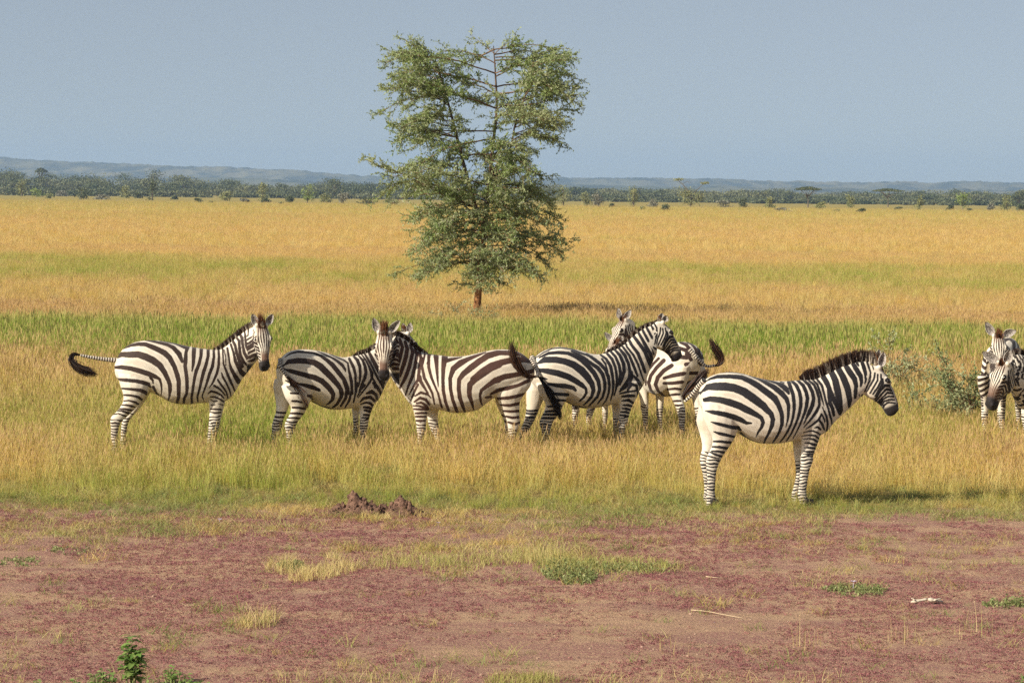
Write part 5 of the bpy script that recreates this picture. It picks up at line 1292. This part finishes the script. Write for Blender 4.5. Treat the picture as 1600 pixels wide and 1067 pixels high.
# hazy air
hm_ = bpy.data.meshes.new('haze'); X0, X1, Y0, Y1, Z0, Z1 = -4500, 4500, -60, 11500, -3, 132
vs = [(x, y, z) for z in (Z0, Z1) for y in (Y0, Y1) for x in (X0, X1)]
hm_.from_pydata(vs, [], [(0, 2, 3, 1), (4, 5, 7, 6), (0, 1, 5, 4), (2, 6, 7, 3), (0, 4, 6, 2), (1, 3, 7, 5)]); ho = bpy.data.objects.new('haze', hm_); COL.objects.link(ho)
m = bpy.data.materials.new('haze'); m.use_nodes = True; n_ = m.node_tree; n_.nodes.clear(); oo = n_.nodes.new('ShaderNodeOutputMaterial'); pv = n_.nodes.new('ShaderNodeVolumePrincipled')
pv.inputs['Color'].default_value = (*HAZECOL, 1); pv.inputs['Density'].default_value = HAZE; pv.inputs['Anisotropy'].default_value = .15; n_.links.new(pv.outputs[0], oo.inputs['Volume']); hm_.materials.append(m)
tag(ho, kind='stuff', label='thin blue haze in the air over the plain', cat='haze')
# ------------------------------------------------------------------ foreground plants and objects
def fgmat(name, dry=((.60, .44, .17), (.78, .62, .30)), grn=((.20, .26, .04), (.36, .40, .08)), trans=.35):
    m, t = newmat(name); ti = t.attr('tint').outputs['Fac']; bl = t.attr('blade').outputs['Fac']
    t.bsdf(t.mix(ti, t.mix(bl, *dry), t.mix(bl, *grn)), .6, .25, trans=trans); return m
mfg = fgmat('tussock_blades')
def G(px, py):
    p = ground(px, py); p[2] = gz(p[0], p[1]); return p
def grass_patch(name, spots, hgt, tint, lab, cat='grass', lean=.95, heads=.3, dens=1.25, wid=.0021):
    """spots: list of (px, py, number of blades, radius px)"""
    c0 = G(np.mean([q[0] for q in spots]), np.mean([q[1] for q in spots])); V = []; F = []; A = dict(blade=[], tint=[])
    for px, py, nb, rp in spots:
        for i in range(int(nb * dens)):
            a = rng.random() * 6.283; q = math.sqrt(rng.random()); b_ = G(px + rp * q * math.cos(a), py + rp * .28 * q * math.sin(a)) - c0; b_[2] -= .01
            h = hgt * (.35 + .75 * rng.random()) * (1 - .35 * q); la = rng.random() * 6.283; ld = np.array([math.cos(la), math.sin(la), 0]) * lean * rng.random()
            sa = rng.random() * 3.14; sd = np.array([math.cos(sa), math.sin(sa), 0]); k0 = len(V); tn = np.clip(rng.normal(tint, .25), 0, 1); bl = rng.random()
            for j in range(4):
                u = j / 3; p = b_ + np.array([0, 0, h * u * (1 - .2 * lean * u)]) + ld * h * u ** 1.7; w_ = wid * (1 - .8 * u); V += [p - sd * w_, p + sd * w_]; A['blade'] += [bl] * 2; A['tint'] += [tn * (1 - .4 * u)] * 2
            for j in range(3): F.append((k0 + 2 * j, k0 + 2 * j + 1, k0 + 2 * j + 3, k0 + 2 * j + 2))
    o = mesh_obj(name, V, F, mfg, smooth=False, attrs=A); o.location = c0; return tag(o, label=lab, cat=cat, kind='stuff' if name in ('dry_grass', 'grass_fringe') or lab[:6] in ('thin s', 'ragged') else 'thing')
grass_patch('grass_tussock', [(445, 888, 260, 32), (500, 898, 320, 34), (535, 888, 240, 30), (470, 905, 140, 20), (520, 872, 60, 12)], .20, .18, 'straw-coloured tussock at the left end of the central grass patch on the bare soil')
grass_patch('grass_tussock', [(600, 882, 260, 44), (665, 880, 380, 48), (720, 882, 380, 48), (780, 876, 440, 48), (830, 868, 420, 44), (700, 896, 120, 50), (890, 860, 240, 44), (640, 868, 160, 50)], .15, .68, 'yellow-green grass in the middle of the central patch on the bare soil')
grass_patch('grass_tussock', [(402, 975, 130, 30), (385, 980, 60, 18), (425, 968, 40, 14)], .23, .15, 'small thin dry tussock standing alone on the bare soil, lower left')
grass_patch('grass_tussock', [(800, 1066, 420, 44), (845, 1062, 240, 30), (230, 1078, 300, 90)], .12, .8, 'green tussock at the bottom edge of the picture, middle')
grass_patch('grass_fringe', [(460, 1072, 120, 60), (560, 1068, 140, 70), (660, 1072, 120, 60), (960, 1076, 110, 60), (1100, 1070, 90, 80), (1260, 1073, 70, 90)], .15, .35, 'loose fringe of pale grass along the bottom edge of the picture')
grass_patch('dry_grass', [(1405, 1000, 14, 26), (1260, 1010, 12, 30), (1530, 990, 16, 40), (1060, 1020, 8, 40)], .30, .1, 'few thin dry grass stems standing up from the soil, lower right', lean=.25, wid=.0022)
grass_patch('grass_tussock', [(1300, 908, 120, 60), (1345, 916, 160, 40), (1270, 912, 60, 40)], .09, .6, 'thin short grass round the green herb with the pale flower', lean=1.1)
grass_patch('grass_tussock', [(1190, 812, 200, 50), (1110, 815, 260, 60), (1020, 812, 240, 60), (1260, 816, 160, 50), (940, 815, 120, 50)], .12, .6, 'ragged strip of short green grass on the soil below the nearest zebra', lean=1.0)
grass_patch('grass_tussock', [(250, 838, 260, 70), (340, 832, 220, 70), (430, 828, 160, 50), (130, 836, 160, 70), (40, 830, 120, 50)], .11, .55, 'ragged strip of short green grass on the soil, upper left of the bare ground', lean=1.0)
grass_patch('grass_tussock', [(850, 880, 120, 30)], .22, .3, 'upright dry stems behind the dark green creeping herb', lean=.3, wid=.0025)
ml_forb = leafmat('forb_leaf', (.13, .165, .05), (.24, .27, .09), (.40, .39, .17), .3, .6)
ml_forb2 = leafmat('weed_leaf', (.10, .19, .04), (.20, .32, .07), (.36, .44, .14), .35, .5)
mstem, t = newmat('green_stem'); t.bsdf((.22, .28, .09), .6, .3)
def forb(name, spots, lab, mat=ml_forb, lsz=(.018, .034), cat='plant', hgt=.09):
    c0 = G(*spots[0][:2]); C = []; st_ = []
    for px, py, n, rp, h in spots:
        for i in range(n):
            a = rng.random() * 6.283; q = math.sqrt(rng.random()); b_ = G(px + rp * q * math.cos(a), py + rp * .22 * q * math.sin(a)) - c0
            d = unit([math.cos(a) * .7 * q + rng.normal(0, .3), math.sin(a) * .7 * q + rng.normal(0, .3), 1]); L_ = h * rng.uniform(.4, 1.05) * (1 - .45 * q ** 2)
            st_.append((np.array([b_ - [0, 0, .01], b_ + d * L_ * .5, b_ + d * L_]), np.array([.0022, .0018, .001])))
            m_ = 9; C.append(b_ + d * L_ * rng.uniform(.15, 1.05, (m_, 1)) + rng.normal(0, .014, (m_, 3)))
    C = np.concatenate(C); C[:, 2] = np.maximum(C[:, 2], .004 - .02)
    o = empty(name, c0, label=lab, cat=cat); V, F = tube_mesh(st_, 3); tag(mesh_obj('stems', V, F, mstem, o, smooth=False), kind='stuff')
    V, F = leaf_quads(C, rng.uniform(*lsz, len(C)), .42, .6); mesh_obj('leaves', V, F, mat, o, smooth=False, attrs=dict(rnd=np.repeat(rng.random(len(C)), 4), clump=np.repeat(rng.random(len(C)) ** 3, 4))); return o
grass_patch('grass_tussock', [(885, 892, 620, 54), (940, 884, 460, 48), (1000, 888, 320, 46), (1042, 891, 110, 28), (860, 872, 240, 40)], .16, .85, 'fine green grass growing through the dark creeping herb', lean=1.1, wid=.0023)
forb('creeping_herb', [(890, 902, 110, 40, .08), (870, 884, 40, 30, .07), (930, 892, 60, 38, .065), (975, 890, 50, 40, .055), (1025, 891, 34, 36, .04), (905, 909, 60, 26, .06)], 'dense dark green creeping herb at the right end of the central grass patch')
forb('creeping_herb', [(1335, 926, 70, 40, .045), (1310, 922, 30, 26, .04), (1362, 924, 40, 22, .045)], 'low green herb with one pale flower, on the bare soil lower right')
forb('creeping_herb', [(1568, 943, 50, 30, .045), (1598, 942, 34, 24, .05)], 'low green herb cut by the right edge of the picture')
forb('creeping_herb', [(30, 878, 40, 34, .04), (110, 862, 30, 30, .04)], 'two small flat green patches on the soil near the left edge')
forb('creeping_herb', [(455, 886, 60, 18, .07)], 'small green herb among the straw-coloured tussock')
# tall leafy weed at the bottom left
def leaf_big(c, d, L_, w_, V, F):
    s = unit(np.cross(d, [0, 0, 1.0]) + rng.normal(0, .2, 3)); n_ = np.cross(s, d); k0 = len(V)
    for u, q, z in ((0, .08, 0), (.3, .9, .05), (.6, .85, .02), (.85, .45, -.07), (1, .03, -.16)):
        p = c + d * L_ * u + n_ * 0 + np.array([0, 0, z * L_]); V += [p - s * w_ * q, p + n_ * w_ * -.18, p + s * w_ * q]
    for i in range(4):
        a = k0 + 3 * i; F += [(a, a + 1, a + 4, a + 3), (a + 1, a + 2, a + 5, a + 4)]
def weed(px, py, hpx, nst, lab, spread=.05, lf=.045, top=None):
    c0 = G(px, py); H_ = hpx / (FPX / c0[1]); V = []; F = []; st_ = []
    for i in range(nst):
        a = rng.random() * 6.283; L_ = H_ * (1 if i == 0 else rng.uniform(.5, .9)); d = unit([math.cos(a) * spread * 3 * (i > 0), math.sin(a) * spread * 3 * (i > 0), 1])
        b_ = np.array([math.cos(a), math.sin(a), 0]) * spread * (i > 0) * rng.random(); pts = np.array([b_ - [0, 0, .02]] + [b_ + d * L_ * u + rng.normal(0, .004, 3) for u in (.3, .6, .85, 1)]); st_.append((pts, np.array([.005, .0045, .0035, .0025, .0015])))
        for j in range(int(L_ / .010)):
            u = rng.uniform(.22, 1.0); q = u * 4; k = int(min(q, 3)); p = pts[k] + (pts[k + 1] - pts[k]) * (q - k); ang = rng.random() * 6.283
            dd = unit([math.cos(ang), math.sin(ang), rng.uniform(-.35, .45)]); leaf_big(p + dd * .008, dd, lf * rng.uniform(.6, 1.2), lf * .30, V, F)
    o = empty('leafy_weed', c0, label=lab, cat='plant'); V2, F2 = tube_mesh(st_, 5); tag(mesh_obj('stems', V2, F2, mstem, o), kind='stuff')
    mesh_obj('leaves', V, F, ml_forb2, o, attrs=dict(rnd=np.repeat(rng.random(len(V) // 15), 15), clump=np.repeat(rng.random(len(V) // 15) ** 2, 15)))
weed(206, 1068, 80, 8, 'tall leafy green weed at the bottom left, highest of its cluster', .035, .068)
weed(272, 1072, 38, 9, 'bushy low weed right of the tallest one, bottom left', .07, .04)
weed(232, 1076, 24, 4, 'short weed between the two bigger ones, bottom left corner', .06, .035)
weed(160, 1074, 34, 9, 'leafy weed left of the tallest one, bottom left', .07, .042)
weed(120, 1080, 26, 8, 'low leafy weed near the bottom left corner, outermost of the cluster', .09, .04)
weed(300, 1078, 22, 8, 'low leafy weed at the right end of the bottom left cluster', .09, .038)
weed(56, 1076, 16, 4, 'small weed at the bottom edge near the left corner', .05, .035)
weed(1596, 1074, 26, 4, 'small green weed in the bottom right corner', .05, .04)
# soil mound: fresh dark clods
mm, t = newmat('mound_soil'); v = t.mapping((1, 1, 1)); n = t.noise(28, 5, .7, v); t.bsdf(t.mix(t.maprange(n, .35, .65), (.10, .055, .038), (.27, .155, .105)), .95, .1, bump=n, bdist=.03, bstr=1)
def mound():
    c0 = G(590, 803); o = empty('soil_mound', c0, label='low heap of dark crumbly dug soil at the grass edge, left of the middle', cat='mound')
    N_, M_ = 90, 44; U, W_ = np.meshgrid(np.linspace(-.62, .62, N_), np.linspace(-.34, .34, M_)); X_ = U; Y_ = W_
    bell = lambda cx, cy, sx_, sy_, h: h * np.exp(-((X_ - cx) / sx_) ** 2 - ((Y_ - cy) / sy_) ** 2)
    Z_ = bell(-.22, .02, .19, .14, .13) + bell(-.26, .02, .06, .06, .035) + bell(.22, .03, .12, .11, .13) + bell(.02, 0, .28, .15, .06) + bell(.42, -.02, .12, .1, .05) + bell(-.45, -.03, .10, .1, .04)
    rg = fbm(X_ * 16 + 3, Y_ * 16, 201, 4) - .5; Z_ = Z_ * (1 + 1.1 * rg) + rg * .03 * (Z_ > .012) - .02
    V = np.stack([X_, Y_, Z_], -1).reshape(-1, 3); ii = (np.arange(M_ - 1)[:, None] * N_ + np.arange(N_ - 1)[None]).ravel()
    mesh_obj('heap', V, np.stack([ii, ii + 1, ii + N_ + 1, ii + N_], 1), mm, o, smooth=False)
    V = []; F = []; bm = bmesh.new(); bmesh.ops.create_icosphere(bm, subdivisions=1, radius=1); bv = np.array([v.co for v in bm.verts]); bf = [tuple(q.index for q in f.verts) for f in bm.faces]; bm.free()
    for i in range(190):
        x_ = rng.normal(-.02, .30); y_ = rng.normal(-.02, .13); r_ = rng.uniform(.007, .024) * (1 if rng.random() < .85 else 1.5)
        zc = float(np.interp(x_, np.linspace(-.62, .62, N_), Z_[int(np.clip((y_ + .34) / .68 * (M_ - 1), 0, M_ - 1))])); k0 = len(V) * 1
        V += list(bv * r_ * rng.uniform(.6, 1.3, 3) * (1 + rng.normal(0, .14, (len(bv), 1))) + [x_, y_, max(zc, 0) + r_ * .3]); F += [tuple(k0 + q for q in f) for f in bf]
    tag(mesh_obj('clods', V, F, mm, o, smooth=False), kind='stuff')
mound()
# little stones and clods on the soil
msp, t = newmat('pebble'); rn = t.attr('rn', 'INSTANCER').outputs['Fac']; t.bsdf(t.mix(rn, (.14, .085, .065), (.42, .28, .20)), .9, .15)
def pebble():
    bm = bmesh.new(); bmesh.ops.create_icosphere(bm, subdivisions=1, radius=.010); V = np.array([v.co for v in bm.verts]) * rng.uniform(.6, 1.3, 3) * (1 + rng.normal(0, .12, (len(bm.verts), 1))); F = [tuple(q.index for q in f.verts) for f in bm.faces]; bm.free(); return mesh_obj('pebble', V, F, msp, smooth=False)
cs4 = hidden_sources([pebble() for _ in range(5)], 'pebble_sources'); x, d = rndband(18.5, 32, 26, 1.2)
scatter('pebbles', np.stack([x, d, gz(x, d)], 1), rng.random(len(x)) * 6.28, rng.uniform(.25, 1.1, len(x)) ** 1.5, rng.integers(0, 5, len(x)), cs4, np.zeros(len(x)), ('small stones and crumbs of earth strewn over the bare soil', 'stones'))
# straw litter
mst, t = newmat('straw'); t.bsdf((.62, .48, .30), .8, .2)
def twig(pts, r, name, lab, cat='stick', mat=mst):
    P_ = np.array([G(a, b) + [0, 0, c] for a, b, c in pts]); c0 = P_[0].copy(); V, F = tube_mesh([(catmull(P_ - c0, 4), np.linspace(r, r * .4, (len(P_) - 1) * 4 + 1))], 5); o = mesh_obj(name, V, F, mat); o.location = c0; return tag(o, label=lab, cat=cat, kind='thing')
twig([(1080, 954, .012), (1105, 958, .016), (1132, 961, .012), (1160, 965, .006)], .0035, 'dry_stick', 'long pale dry stick lying on the bare soil, right of the middle')
twig([(1103, 902, .008), (1118, 904, .012), (1134, 903, .006)], .004, 'dry_stick', 'short pale stick lying on the soil above the long one')
mbn, t = newmat('weathered_bone'); n = t.noise(40, 4, .6, t.mapping((1, 1, 1))); t.bsdf(t.mix(n, (.40, .32, .23), (.68, .60, .47)), .8, .2, bump=n, bdist=.01)
def bone():
    c0 = G(1450, 941); mb_ = MB()
    for (x0, z0, x1, z1, r0, r1) in ((-.13, .012, .0, .035, .018, .022), (0, .035, .12, .015, .026, .016), (-.10, .03, -.13, .045, .012, .007), (.04, .03, .10, .045, .014, .007)):
        a = np.array([x0, rng.normal(0, .01), z0]); b = np.array([x1, rng.normal(0, .02), z1]); rr = []
        for u in np.linspace(0, 1, 7):
            c = a + (b - a) * u; r_ = (r0 + (r1 - r0) * u) * (1 + .25 * math.sin(u * 7)) * (.5 if u in (0, 1) else 1); rr.append(ringpts(c, np.array([0, 0, r_ * .6]), np.array([0, r_ * 1.3, 0]), 8, 2))
        mb_.rings(rr)
    o = mesh_obj('bone', mb_.verts(), mb_.F, mbn); o.location = c0; tag(o, label='pale weathered bone fragment lying on the soil at the lower right', cat='bone')
bone()
mfl, t = newmat('petal'); t.bsdf((.72, .62, .74), .6, .3, trans=.2)
def flower(px, py, z, s, lab):
    c0 = G(px, py); V = []; F = []
    for i in range(6):
        a = i * math.pi / 3; d = np.array([math.cos(a), math.sin(a) * .8, .35]); sd = np.array([-math.sin(a), math.cos(a), 0]); k0 = len(V); c = np.array([0, 0, z]); V += [c, c + d * s * .6 - sd * s * .35, c + d * s, c + d * s * .6 + sd * s * .35]; F.append((k0, k0 + 1, k0 + 2, k0 + 3))
    k0 = len(V); V += [np.array([-.002, 0, 0]), np.array([.002, 0, 0]), np.array([.002, 0, z]), np.array([-.002, 0, z])]; F.append((k0, k0 + 1, k0 + 2, k0 + 3))
    o = mesh_obj('flower', V, F, mfl, smooth=False); o.location = c0; tag(o, label=lab, cat='flower')
flower(1333, 925, .07, .030, 'pale lilac flower on the low green herb, lower right')
flower(343, 816, .03, .028, 'tiny white flower at the grass edge on the left')
flower(685, 822, .03, .026, 'tiny white flower near the dark soil mound')
for k in (1, 2, 3, 4, 6, 5, 8, 7, 9): build_zebra(k)
scene.cycles.use_denoising = False
